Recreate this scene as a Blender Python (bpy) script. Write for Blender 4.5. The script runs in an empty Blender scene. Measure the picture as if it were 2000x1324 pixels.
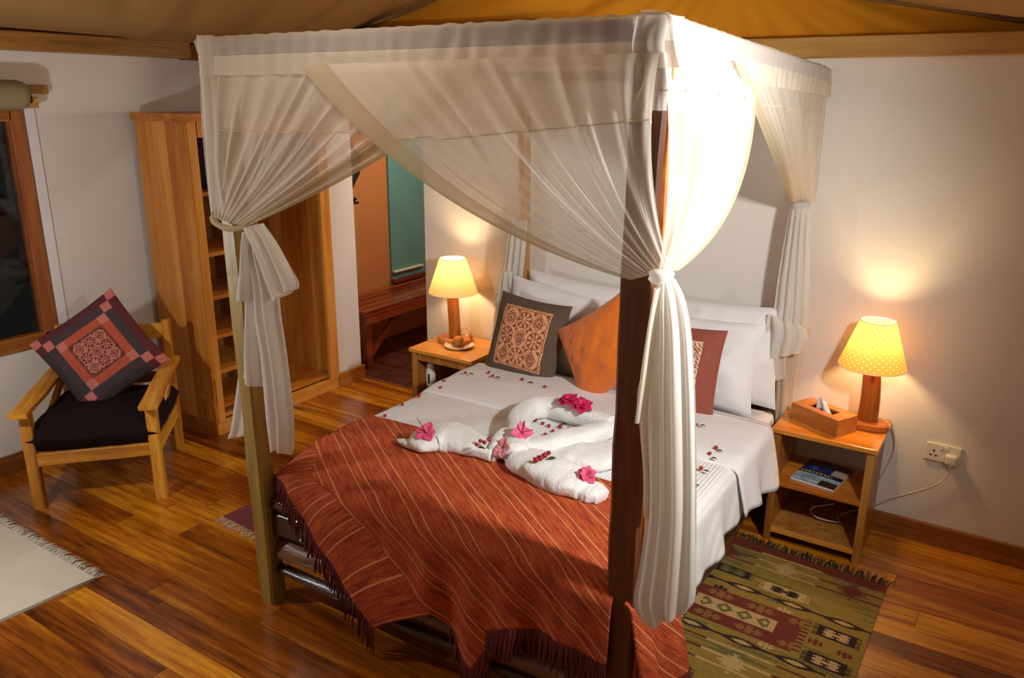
import bpy, bmesh, math, random
from math import sin, cos, pi, sqrt, radians, exp, floor
from mathutils import Vector, Matrix, noise
rnd = random.Random(7)
scn = bpy.context.scene
col = scn.collection

# ---------------------------------------------------------------- camera
CF, CYAW, CPIT, CROLL, CH = 1556.0, -0.569786, 0.295808, 0.008708, 2.0
cyw, syw, cpt, spt = cos(CYAW), sin(CYAW), cos(CPIT), sin(CPIT)
FW = Vector((syw * cpt, cyw * cpt, -spt))
_r = Vector((cyw, -syw, 0)); _u = _r.cross(FW)
RT = cos(CROLL) * _r + sin(CROLL) * _u
UP = -sin(CROLL) * _r + cos(CROLL) * _u
cam = bpy.data.objects.new('camera', bpy.data.cameras.new('camera'))
col.objects.link(cam)
cam.data.sensor_width = 36
cam.data.lens = CF * 36 / 2000
cam.data.clip_start = 0.02
m = Matrix((RT, UP, -FW)).transposed().to_4x4()
m.translation = (0, 0, CH)
cam.matrix_world = m
scn.camera = cam

# ---------------------------------------------------------------- world, lights, exposure
w = bpy.data.worlds.new('world'); scn.world = w; w.use_nodes = True
w.node_tree.nodes['Background'].inputs[0].default_value = (0.5, 0.55, 0.5, 1)
w.node_tree.nodes['Background'].inputs[1].default_value = 0.008

def light(name, kind, loc, energy, color, size=0.1, rot=None, sizey=None, spread=None):
    l = bpy.data.lights.new(name, kind); l.energy = energy; l.color = color
    if kind == 'AREA':
        l.size = size
        if sizey: l.shape = 'RECTANGLE'; l.size_y = sizey
        if spread: l.spread = spread
    else: l.shadow_soft_size = size
    o = bpy.data.objects.new(name, l); col.objects.link(o); o.location = loc
    if rot: o.rotation_euler = rot
    return o
# white spot lamp at the right of the bed, just outside the frame, turned to the bed
sl = light('spot_lamp_light', 'SPOT', (0.26, 1.90, 2.00), 138, (1.0, 0.995, 0.97), 0.07)
sl.data.spot_size = radians(126); sl.data.spot_blend = 1.0
sl.rotation_euler = (Vector((-2.2, 2.75, 1.15)) - Vector(sl.location)).to_track_quat('-Z', 'Y').to_euler()
# ceiling lamp at the left of the room, outside the frame
light('room_lamp_light', 'POINT', (-3.32, 1.05, 1.38), 25, (0.97, 0.985, 1.0), 0.04)
# unseen fill light added above the frame to brighten the front net
light('net_fill_light', 'POINT', (-1.70, 1.36, 2.42), 6.0, (1.0, 0.96, 0.88), 0.07)
# soft fill light added behind the camera, not a known lamp
light('rear_fill_light', 'AREA', (-1.4, -1.0, 2.3), 0.8, (1.0, 0.95, 0.86), 1.2, (radians(38), 0, 0))
# unseen light added to brighten the bathroom beyond the doorway
light('bathroom_fill_light', 'POINT', (-3.3, 4.9, 1.9), 30, (1.0, 0.92, 0.8), 0.1)
scn.view_settings.view_transform = 'Standard'
scn.view_settings.look = 'None'
scn.view_settings.gamma = 1
scn.view_settings.use_curve_mapping = False
scn.view_settings.exposure = 0.50
try:
    scn.cycles.max_bounces = 10; scn.cycles.transparent_max_bounces = 24
    scn.cycles.sample_clamp_indirect = 6
except Exception: pass

# pixel -> point on a plane of the room (used to read positions off the picture)
def ray(px, py):
    return (RT * ((px - 1000) / CF) - UP * ((py - 662) / CF) + FW)
def onz(px, py, z=0.0):
    d = ray(px, py); t = (z - CH) / d.z; return Vector((0, 0, CH)) + d * t
def ony(px, py, y):
    d = ray(px, py); return Vector((0, 0, CH)) + d * (y / d.y)
def onx(px, py, x):
    d = ray(px, py); return Vector((0, 0, CH)) + d * (x / d.x)

# ---------------------------------------------------------------- materials
def srgb(r, g, b):
    f = lambda c: (c / 255 / 12.92) if c <= 10 else ((c / 255 + 0.055) / 1.055) ** 2.4
    return (f(r), f(g), f(b), 1)
def newmat(name):
    m = bpy.data.materials.new(name); m.use_nodes = True
    nt = m.node_tree; b = nt.nodes['Principled BSDF']
    return m, nt, b
def N(nt, t, **kw):
    n = nt.nodes.new(t)
    for k, v in kw.items(): setattr(n, k, v)
    return n
def L(nt, a, b): nt.links.new(a, b)
def ramp(nt, fac, stops):
    r = N(nt, 'ShaderNodeValToRGB'); e = r.color_ramp.elements
    while len(e) < len(stops): e.new(0.5)
    for i, (p, c) in enumerate(stops): e[i].position = p; e[i].color = c
    L(nt, fac, r.inputs[0]); return r.outputs[0]
def texco(nt, kind='Object', scale=(1, 1, 1), rot=(0, 0, 0)):
    t = N(nt, 'ShaderNodeTexCoord'); mp = N(nt, 'ShaderNodeMapping')
    mp.inputs['Scale'].default_value = scale; mp.inputs['Rotation'].default_value = rot
    L(nt, t.outputs[kind], mp.inputs[0]); return mp.outputs[0]
def noisen(nt, vec, scale, detail=3, rough=0.5, dist=0.0):
    n = N(nt, 'ShaderNodeTexNoise'); n.inputs['Scale'].default_value = scale
    n.inputs['Detail'].default_value = detail; n.inputs['Roughness'].default_value = rough
    n.inputs['Distortion'].default_value = dist
    if vec is not None: L(nt, vec, n.inputs['Vector'])
    return n
def bump(nt, b, h, strength=0.3, dist=0.01):
    bp = N(nt, 'ShaderNodeBump'); bp.inputs['Strength'].default_value = strength
    bp.inputs['Distance'].default_value = dist
    L(nt, h, bp.inputs['Height']); L(nt, bp.outputs[0], b.inputs['Normal'])
def mixc(nt, fac, a, b, mode='MIX'):
    mx = N(nt, 'ShaderNodeMix', data_type='RGBA', blend_type=mode)
    if isinstance(fac, (int, float)): mx.inputs[0].default_value = fac
    else: L(nt, fac, mx.inputs[0])
    for i, c in ((6, a), (7, b)):
        if isinstance(c, tuple): mx.inputs[i].default_value = c
        else: L(nt, c, mx.inputs[i])
    return mx.outputs[2]

def wood(name, dark, mid, lite, axis='x', rough=0.35, scale=1.0, vary=True, knots=0.0, bumps=0.15, coat=0.0, world=False):
    m, nt, b = newmat(name)
    s = {'x': (0.9, 11, 11), 'y': (11, 0.9, 11), 'z': (11, 11, 0.9)}[axis]
    s = tuple(v * scale for v in s)
    vec = texco(nt, 'Object', s)
    oi = N(nt, 'ShaderNodeObjectInfo')
    if vary:
        ad = N(nt, 'ShaderNodeVectorMath', operation='MULTIPLY_ADD')
        L(nt, oi.outputs['Random'], ad.inputs[0]); ad.inputs[1].default_value = (37, 53, 71); L(nt, vec, ad.inputs[2])
        vec = ad.outputs[0]
    n1 = noisen(nt, vec, 1.0, 5, 0.6, 1.2)
    n2 = noisen(nt, vec, 4.5, 4, 0.65, 0.6)
    mm = N(nt, 'ShaderNodeMath', operation='MULTIPLY_ADD'); L(nt, n2.outputs[0], mm.inputs[0]); mm.inputs[1].default_value = 0.45
    mm2 = N(nt, 'ShaderNodeMath', operation='MULTIPLY'); L(nt, n1.outputs[0], mm2.inputs[0]); mm2.inputs[1].default_value = 0.62
    L(nt, mm2.outputs[0], mm.inputs[2])
    fac = mm.outputs[0]
    if vary:
        sh = N(nt, 'ShaderNodeMath', operation='MULTIPLY_ADD'); L(nt, oi.outputs['Random'], sh.inputs[0])
        sh.inputs[1].default_value = 0.32; sh.inputs[2].default_value = -0.15
        a2 = N(nt, 'ShaderNodeMath', operation='ADD'); L(nt, sh.outputs[0], a2.inputs[0]); L(nt, fac, a2.inputs[1]); fac = a2.outputs[0]
    c = ramp(nt, fac, [(0.30, dark), (0.52, mid), (0.74, lite)])
    if knots:
        s2 = {'x': (1.1, 3.2, 1), 'y': (3.2, 1.1, 1), 'z': (3.2, 3.2, 1.1)}[axis]
        kv = texco(nt, 'Object', s2)
        if vary:
            ad = N(nt, 'ShaderNodeVectorMath', operation='MULTIPLY_ADD')
            L(nt, oi.outputs['Random'], ad.inputs[0]); ad.inputs[1].default_value = (17, 23, 31); L(nt, kv, ad.inputs[2]); kv = ad.outputs[0]
        nz = noisen(nt, kv, 3.0, 2); 
        mixv = N(nt, 'ShaderNodeVectorMath', operation='MULTIPLY_ADD'); L(nt, nz.outputs['Color'], mixv.inputs[0]); mixv.inputs[1].default_value = (0.25, 0.25, 0.25); L(nt, kv, mixv.inputs[2])
        v = N(nt, 'ShaderNodeTexVoronoi'); v.inputs['Scale'].default_value = 1.0; L(nt, mixv.outputs[0], v.inputs['Vector'])
        kf = ramp(nt, v.outputs['Distance'], [(0.03, (1, 1, 1, 1)), (0.085 * (0.6 + knots), (0.35, 0.35, 0.35, 1)), (0.17, (0, 0, 0, 1))])
        c = mixc(nt, kf, c, (dark[0] * 0.22, dark[1] * 0.2, dark[2] * 0.3, 1))
    L(nt, c, b.inputs['Base Color']); b.inputs['Roughness'].default_value = rough
    if coat: b.inputs['Coat Weight'].default_value = coat; b.inputs['Coat Roughness'].default_value = 0.18
    bump(nt, b, n2.outputs[0], bumps, 0.004)
    return m
def cloth(name, c, c2=None, scale=220, rough=0.9, strength=0.25, big=3.0, amt=0.5, sheen=0.0):
    m, nt, b = newmat(name)
    vec = texco(nt, 'Object')
    n1 = noisen(nt, vec, big, 3); n2 = noisen(nt, vec, scale, 2)
    cc = mixc(nt, n1.outputs[0], c, c2 or c)
    L(nt, cc, b.inputs['Base Color']); b.inputs['Roughness'].default_value = rough
    if sheen: b.inputs['Sheen Weight'].default_value = sheen
    bump(nt, b, n2.outputs[0], strength, 0.003)
    return m
def attrcloth(name, rough=0.9, scale=160, strength=0.35, sheen=0.0, var=0.25):
    m, nt, b = newmat(name)
    a = N(nt, 'ShaderNodeAttribute'); a.attribute_name = 'Col'
    vec = texco(nt, 'Object'); n2 = noisen(nt, vec, scale, 3)
    d = ramp(nt, n2.outputs[0], [(0.3, (1 - var, 1 - var, 1 - var, 1)), (0.7, (1, 1, 1, 1))])
    cc = mixc(nt, 1.0, a.outputs['Color'], d, 'MULTIPLY')
    L(nt, cc, b.inputs['Base Color']); b.inputs['Roughness'].default_value = rough
    if sheen: b.inputs['Sheen Weight'].default_value = sheen
    bump(nt, b, n2.outputs[0], strength, 0.004)
    return m
def plain(name, c, rough=0.5, metal=0.0, emit=None, es=1.0):
    m, nt, b = newmat(name)
    n = noisen(nt, texco(nt, 'Object'), 60, 2)
    cc = mixc(nt, n.outputs[0], c, tuple(min(1, v * 0.88) for v in c[:3]) + (1,))
    L(nt, cc, b.inputs['Base Color']); b.inputs['Roughness'].default_value = rough; b.inputs['Metallic'].default_value = metal
    if emit: b.inputs['Emission Color'].default_value = emit; b.inputs['Emission Strength'].default_value = es
    return m
def gauze(name, c, transp, trans=0.45):
    m, nt, b = newmat(name)
    nt.nodes.remove(b); out = nt.nodes['Material Output']
    d = N(nt, 'ShaderNodeBsdfDiffuse'); t = N(nt, 'ShaderNodeBsdfTranslucent'); tp = N(nt, 'ShaderNodeBsdfTransparent')
    vec = texco(nt, 'Object'); n = noisen(nt, vec, 2.5, 2)
    cc = mixc(nt, n.outputs[0], c, tuple(v * 0.9 for v in c[:3]) + (1,))
    L(nt, cc, d.inputs[0]); L(nt, cc, t.inputs[0])
    m1 = N(nt, 'ShaderNodeMixShader'); m1.inputs[0].default_value = trans
    L(nt, d.outputs[0], m1.inputs[1]); L(nt, t.outputs[0], m1.inputs[2])
    m2 = N(nt, 'ShaderNodeMixShader')
    # a thin cloth looks denser where it is seen edge-on
    lw = N(nt, 'ShaderNodeLayerWeight'); lw.inputs[0].default_value = 0.45
    mp = N(nt, 'ShaderNodeMapRange'); L(nt, lw.outputs['Facing'], mp.inputs[0])
    mp.inputs[1].default_value = 0.0; mp.inputs[2].default_value = 0.85
    mp.inputs[3].default_value = 1 - transp; mp.inputs[4].default_value = 1.0
    L(nt, mp.outputs[0], m2.inputs[0]); L(nt, tp.outputs[0], m2.inputs[1]); L(nt, m1.outputs[0], m2.inputs[2])
    L(nt, m2.outputs[0], out.inputs[0])
    return m

M = {}
M['wall'] = cloth('white_plaster', srgb(228, 223, 214), srgb(220, 214, 205), 45, 0.85, 0.12, 1.3)
M['wallbrown'] = cloth('ochre_brown_plaster', srgb(184, 122, 66), srgb(172, 110, 58), 40, 0.85, 0.12)
M['plank'] = wood('varnished_floor_pine', srgb(78, 32, 6), srgb(156, 84, 14), srgb(218, 148, 34), 'x', 0.24, 0.8, True, 0.5, 0.06, 0.35)
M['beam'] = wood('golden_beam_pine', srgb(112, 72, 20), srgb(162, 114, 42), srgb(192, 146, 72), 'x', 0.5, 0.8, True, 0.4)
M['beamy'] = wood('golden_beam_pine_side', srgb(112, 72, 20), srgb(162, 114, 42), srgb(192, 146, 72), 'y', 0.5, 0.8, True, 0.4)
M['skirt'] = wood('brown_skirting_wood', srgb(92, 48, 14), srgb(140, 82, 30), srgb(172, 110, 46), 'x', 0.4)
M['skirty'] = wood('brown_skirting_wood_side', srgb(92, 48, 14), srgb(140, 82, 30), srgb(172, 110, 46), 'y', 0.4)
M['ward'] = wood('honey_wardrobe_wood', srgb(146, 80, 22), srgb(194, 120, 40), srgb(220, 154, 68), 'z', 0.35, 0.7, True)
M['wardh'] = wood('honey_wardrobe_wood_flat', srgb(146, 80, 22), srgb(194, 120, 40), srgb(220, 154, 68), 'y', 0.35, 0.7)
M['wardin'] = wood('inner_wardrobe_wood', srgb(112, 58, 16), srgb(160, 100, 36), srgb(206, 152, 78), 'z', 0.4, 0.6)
M['chair'] = wood('oiled_chair_wood', srgb(142, 84, 22), srgb(200, 132, 40), srgb(232, 174, 74), 'y', 0.32, 1.2)
M['chairz'] = wood('oiled_chair_wood_upright', srgb(142, 84, 22), srgb(200, 132, 40), srgb(232, 174, 74), 'z', 0.32, 1.2)
M['chairx'] = wood('oiled_chair_wood_cross', srgb(142, 84, 22), srgb(200, 132, 40), srgb(232, 174, 74), 'x', 0.32, 1.2)
M['postl'] = wood('olive_weathered_post', srgb(104, 84, 34), srgb(150, 122, 52), srgb(176, 146, 70), 'z', 0.5, 1.2)
M['postd'] = wood('dark_red_brown_post', srgb(64, 32, 18), srgb(96, 52, 28), srgb(124, 72, 38), 'z', 0.4, 1.2)
M['post'] = wood('amber_post', srgb(112, 66, 24), srgb(158, 104, 44), srgb(186, 132, 64), 'z', 0.42, 1.2)
M['rail'] = wood('plum_brown_rail', srgb(70, 46, 40), srgb(96, 66, 56), srgb(120, 86, 70), 'x', 0.55)
M['raily'] = wood('plum_brown_rail_side', srgb(70, 46, 40), srgb(96, 66, 56), srgb(120, 86, 70), 'y', 0.55)
M['log'] = wood('glossy_dark_log', srgb(34, 18, 10), srgb(66, 38, 20), srgb(124, 80, 44), 'x', 0.3, 1.6, True, 0, 1.0, 0.35)
M['logy'] = wood('glossy_dark_log_side', srgb(34, 18, 10), srgb(66, 38, 20), srgb(124, 80, 44), 'y', 0.3, 1.6, True, 0, 1.0, 0.35)
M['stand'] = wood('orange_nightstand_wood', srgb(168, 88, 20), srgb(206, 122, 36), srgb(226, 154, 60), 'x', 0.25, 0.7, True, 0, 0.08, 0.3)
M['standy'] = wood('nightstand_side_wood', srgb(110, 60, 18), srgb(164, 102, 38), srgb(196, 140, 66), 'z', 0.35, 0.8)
M['tissue'] = wood('tissue_box_wood', srgb(150, 84, 28), srgb(176, 106, 40), srgb(198, 126, 54), 'x', 0.35, 0.8)
M['lampw'] = wood('lamp_stem_wood', srgb(120, 56, 18), srgb(168, 96, 32), srgb(198, 130, 56), 'z', 0.3, 1.4)
M['lampb'] = wood('lamp_base_wood', srgb(150, 74, 26), srgb(196, 110, 46), srgb(216, 140, 70), 'x', 0.3, 1.0)
M['bench'] = wood('dark_red_bench_wood', srgb(74, 26, 12), srgb(120, 50, 24), srgb(156, 76, 38), 'y', 0.22, 0.8, True, 0, 0.08, 0.4)
M['winf'] = wood('red_brown_window_wood', srgb(92, 42, 20), srgb(138, 74, 36), srgb(168, 102, 54), 'z', 0.4)
M['canvas'] = None
M['sheer'] = gauze('cream_gauze', srgb(246, 240, 230), 0.55, 0.55)
M['sheer2'] = gauze('cream_gauze_gathered', srgb(214, 198, 166), 0.22, 0.4)
M['band'] = gauze('cream_cotton_band', srgb(244, 234, 218), 0.30, 0.5)
M['tail'] = gauze('cream_gauze_tail', srgb(242, 238, 230), 0.14, 0.45)
M['cover'] = None
M['linen'] = cloth('white_linen', srgb(232, 230, 230), srgb(226, 224, 224), 300, 0.85, 0.1)
M['terry'] = cloth('white_terry', srgb(236, 236, 234), srgb(224, 224, 222), 110, 1.0, 1.0, 8, sheen=0.2)
M['tcush'] = cloth('rust_slub_fabric', srgb(150, 66, 44), srgb(128, 50, 34), 120, 0.95, 0.5)
M['orange'] = cloth('orange_suede', srgb(228, 120, 20), srgb(208, 100, 12), 90, 0.85, 0.2, sheen=0.3)
M['browncush'] = cloth('dark_brown_seat_fabric', srgb(32, 17, 17), srgb(22, 11, 12), 60, 0.9, 0.3)
M['browncush'].node_tree.nodes['Principled BSDF'].inputs['Specular IOR Level'].default_value = 0.15
M['attr'] = attrcloth('dyed_woven_fabric')
M['attrrug'] = attrcloth('kilim_weave', 0.95, 240, 0.7, 0, 0.4)
M['attrflat'] = attrcloth('printed_surface', 0.35, 60, 0.0, 0, 0.08)
M['white'] = plain('white_plastic', srgb(232, 226, 208), 0.35)
M['cable'] = plain('white_cable', srgb(226, 216, 196), 0.4)
M['black'] = plain('black_metal', srgb(22, 20, 20), 0.45, 0.3)
M['figure'] = plain('black_carved_wood', srgb(16, 12, 12), 0.5)
M['pink'] = plain('pink_petal', srgb(226, 88, 130), 0.6)
M['pinkp'] = plain('pale_pink_petal', srgb(232, 150, 160), 0.6)
M['magenta'] = plain('magenta_petal', srgb(206, 30, 92), 0.6)
M['red'] = plain('red_berry', srgb(158, 24, 40), 0.4)
M['dred'] = plain('dark_red_berry', srgb(98, 18, 26), 0.4)
M['leaf'] = plain('green_leaf', srgb(40, 84, 30), 0.9)
M['leaf'].node_tree.nodes['Principled BSDF'].inputs['Specular IOR Level'].default_value = 0.1
M['steel'] = plain('steel', srgb(190, 190, 188), 0.3, 1.0)
M['rugw'] = cloth('cream_wool', srgb(214, 206, 186), srgb(196, 188, 168), 260, 1.0, 0.9, 6)
M['rugp'] = cloth('purple_wool', srgb(126, 58, 66), srgb(110, 48, 58), 200, 1.0, 0.8)
M['fringew'] = cloth('cream_wool_fringe', srgb(214, 206, 188), None, 200, 1.0, 0.3)
M['fringek'] = cloth('dark_wool_fringe', srgb(70, 52, 36), srgb(46, 34, 26), 200, 1.0, 0.3)
M['fringer'] = cloth('dark_red_fringe', srgb(112, 34, 26), srgb(84, 22, 22), 200, 0.9, 0.3)
M['teal'] = cloth('teal_frosted_pane', srgb(96, 146, 140), srgb(84, 132, 128), 30, 0.5, 0.05)
M['blind'] = cloth('khaki_blind_canvas', srgb(150, 136, 104), srgb(138, 124, 92), 260, 0.9, 0.3)
M['foam'] = plain('porcelain', srgb(236, 226, 212), 0.2)
M['muffin'] = cloth('baked_crumb', srgb(186, 122, 34), srgb(150, 88, 24), 90, 0.9, 0.8, 30)
M['bulb'] = plain('glowing_bulb', (1, 1, 1, 1), 0.5, 0, (1.0, 0.72, 0.36, 1), 60)

def canvasmat():
    m, nt, b = newmat('ochre_tent_canvas')
    vec = texco(nt, 'Object'); n = noisen(nt, vec, 1.4, 3); n2 = noisen(nt, vec, 300, 2)
    c = mixc(nt, n.outputs[0], srgb(168, 130, 72), srgb(150, 112, 56))
    L(nt, c, b.inputs['Base Color']); b.inputs['Roughness'].default_value = 0.9
    bump(nt, b, n2.outputs[0], 0.2, 0.003); return m
M['canvas'] = canvasmat()
def gablemat():
    m, nt, b = newmat('amber_gable_canvas')
    vec = texco(nt, 'Object'); n = noisen(nt, vec, 1.4, 3); n2 = noisen(nt, vec, 300, 2)
    c = mixc(nt, n.outputs[0], srgb(232, 156, 20), srgb(216, 138, 14))
    L(nt, c, b.inputs['Base Color']); b.inputs['Roughness'].default_value = 0.9
    bump(nt, b, n2.outputs[0], 0.2, 0.003); return m
M['gable'] = gablemat()
def covermat():
    m, nt, b = newmat('white_waffle_coverlet')
    vec = texco(nt, 'Object', (1, 1, 1)); 
    sep = N(nt, 'ShaderNodeSeparateXYZ'); L(nt, vec, sep.inputs[0])
    mu = N(nt, 'ShaderNodeMath', operation='MULTIPLY'); L(nt, sep.outputs[0], mu.inputs[0]); mu.inputs[1].default_value = 420
    si = N(nt, 'ShaderNodeMath', operation='SINE'); L(nt, mu.outputs[0], si.inputs[0])
    b.inputs['Base Color'].default_value = srgb(230, 228, 226); b.inputs['Roughness'].default_value = 0.85
    bump(nt, b, si.outputs[0], 0.35, 0.003); return m
M['cover'] = covermat()
def throwmat():
    m, nt, b = newmat('terracotta_striped_throw')
    uv = N(nt, 'ShaderNodeUVMap'); sep = N(nt, 'ShaderNodeSeparateXYZ'); L(nt, uv.outputs[0], sep.inputs[0])
    # u is the distance across the stripes in metres
    def near(period, offs, width, soft):
        a = N(nt, 'ShaderNodeMath', operation='ADD'); L(nt, sep.outputs[0], a.inputs[0]); a.inputs[1].default_value = offs
        f = N(nt, 'ShaderNodeMath', operation='PINGPONG'); L(nt, a.outputs[0], f.inputs[0]); f.inputs[1].default_value = period / 2
        mr = N(nt, 'ShaderNodeMapRange'); L(nt, f.outputs[0], mr.inputs[0])
        mr.inputs[1].default_value = width; mr.inputs[2].default_value = width + soft; mr.inputs[3].default_value = 1; mr.inputs[4].default_value = 0
        return mr.outputs[0]
    t = N(nt, 'ShaderNodeTexCoord')
    mp = N(nt, 'ShaderNodeMapping'); L(nt, uv.outputs[0], mp.inputs[0]); mp.inputs['Scale'].default_value = (110, 9, 1)
    n = noisen(nt, mp.outputs[0], 1.0, 4, 0.7)
    mp2 = N(nt, 'ShaderNodeMapping'); L(nt, uv.outputs[0], mp2.inputs[0]); mp2.inputs['Scale'].default_value = (380, 220, 1)
    n2 = noisen(nt, mp2.outputs[0], 1.0, 3, 0.7)
    base = ramp(nt, n.outputs[0], [(0.32, srgb(140, 44, 16)), (0.5, srgb(204, 80, 26)), (0.68, srgb(228, 118, 50))])
    sp = ramp(nt, n2.outputs[0], [(0.42, (0.16, 0.11, 0.10, 1)), (0.58, (1, 1, 1, 1))])
    base = mixc(nt, 0.75, base, sp, 'MULTIPLY')
    s1 = near(0.115, 0.0, 0.0012, 0.0014); s2 = near(0.115, 0.034, 0.0010, 0.0012)
    mx = N(nt, 'ShaderNodeMath', operation='MAXIMUM'); L(nt, s1, mx.inputs[0]); L(nt, s2, mx.inputs[1])
    ml = N(nt, 'ShaderNodeMath', operation='MULTIPLY'); L(nt, mx.outputs[0], ml.inputs[0]); ml.inputs[1].default_value = 0.85
    c = mixc(nt, ml.outputs[0], base, srgb(222, 158, 104))
    L(nt, c, b.inputs['Base Color']); b.inputs['Roughness'].default_value = 0.92
    bump(nt, b, n2.outputs[0], 0.5, 0.004); return m
M['throw'] = throwmat()
def shademat(name, dots):
    m, nt, b = newmat(name); nt.nodes.remove(b); out = nt.nodes['Material Output']
    d = N(nt, 'ShaderNodeBsdfDiffuse'); t = N(nt, 'ShaderNodeBsdfTranslucent')
    base = srgb(236, 214, 160) if dots else srgb(234, 222, 190)
    if dots:
        uv = N(nt, 'ShaderNodeUVMap'); mp = N(nt, 'ShaderNodeMapping'); L(nt, uv.outputs[0], mp.inputs[0])
        mp.inputs['Scale'].default_value = (34, 11, 1); mp.inputs['Rotation'].default_value = (0, 0, 0)
        sep = N(nt, 'ShaderNodeSeparateXYZ'); L(nt, mp.outputs[0], sep.inputs[0])
        # diamond lattice of pin-prick dots
        su = N(nt, 'ShaderNodeMath', operation='ADD'); L(nt, sep.outputs[0], su.inputs[0]); L(nt, sep.outputs[1], su.inputs[1])
        df = N(nt, 'ShaderNodeMath', operation='SUBTRACT'); L(nt, sep.outputs[0], df.inputs[0]); L(nt, sep.outputs[1], df.inputs[1])
        cb = N(nt, 'ShaderNodeCombineXYZ')
        for i, o in enumerate((su, df)):
            fr = N(nt, 'ShaderNodeMath', operation='FRACT'); h = N(nt, 'ShaderNodeMath', operation='MULTIPLY'); L(nt, o.outputs[0], h.inputs[0]); h.inputs[1].default_value = 0.75
            L(nt, h.outputs[0], fr.inputs[0]); s = N(nt, 'ShaderNodeMath', operation='SUBTRACT'); L(nt, fr.outputs[0], s.inputs[0]); s.inputs[1].default_value = 0.5
            L(nt, s.outputs[0], cb.inputs[i])
        ln = N(nt, 'ShaderNodeVectorMath', operation='LENGTH'); L(nt, cb.outputs[0], ln.inputs[0])
        f = ramp(nt, ln.outputs['Value'], [(0.10, (1, 1, 1, 1)), (0.2, (0, 0, 0, 1))])
        c = mixc(nt, f, srgb(222, 170, 84), srgb(255, 250, 230))
    else:
        n = noisen(nt, texco(nt, 'Object'), 60, 4); c = mixc(nt, n.outputs[0], srgb(228, 200, 148), srgb(206, 172, 116))
    L(nt, c, d.inputs[0]); L(nt, c, t.inputs[0])
    mx = N(nt, 'ShaderNodeMixShader'); mx.inputs[0].default_value = 0.26
    L(nt, d.outputs[0], mx.inputs[1]); L(nt, t.outputs[0], mx.inputs[2]); L(nt, mx.outputs[0], out.inputs[0]); return m
M['shade'] = shademat('cream_lamp_shade', False); M['shadedot'] = shademat('dotted_lamp_shade', True)
def glassmat():
    m, nt, b = newmat('dark_window_glass')
    b.inputs['Base Color'].default_value = (1, 1, 1, 1); b.inputs['Roughness'].default_value = 0.03
    b.inputs['Transmission Weight'].default_value = 1.0; b.inputs['IOR'].default_value = 1.3; return m
M['glass'] = glassmat()
def foliagemat():
    m, nt, b = newmat('night_foliage')
    n = noisen(nt, texco(nt, 'Object'), 5, 6, 0.7); c = ramp(nt, n.outputs[0], [(0.4, srgb(10, 12, 8)), (0.7, srgb(34, 46, 22))])
    L(nt, c, b.inputs['Base Color']); b.inputs['Roughness'].default_value = 0.8; return m
M['foliage'] = foliagemat()
def tilemat():
    m, nt, b = newmat('dark_red_quarry_tile')
    oi = N(nt, 'ShaderNodeObjectInfo'); n = noisen(nt, texco(nt, 'Object'), 9, 5, 0.7)
    c = ramp(nt, n.outputs[0], [(0.3, srgb(66, 30, 20)), (0.7, srgb(110, 58, 40))])
    L(nt, c, b.inputs['Base Color']); b.inputs['Roughness'].default_value = 0.4; return m
M['tile'] = tilemat()
M['grout'] = plain('pale_grout', srgb(150, 130, 112), 0.9)
M['under'] = plain('dark_joint_wood', srgb(40, 22, 10), 0.9)  # dark brown base seen in the joints between planks

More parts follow.
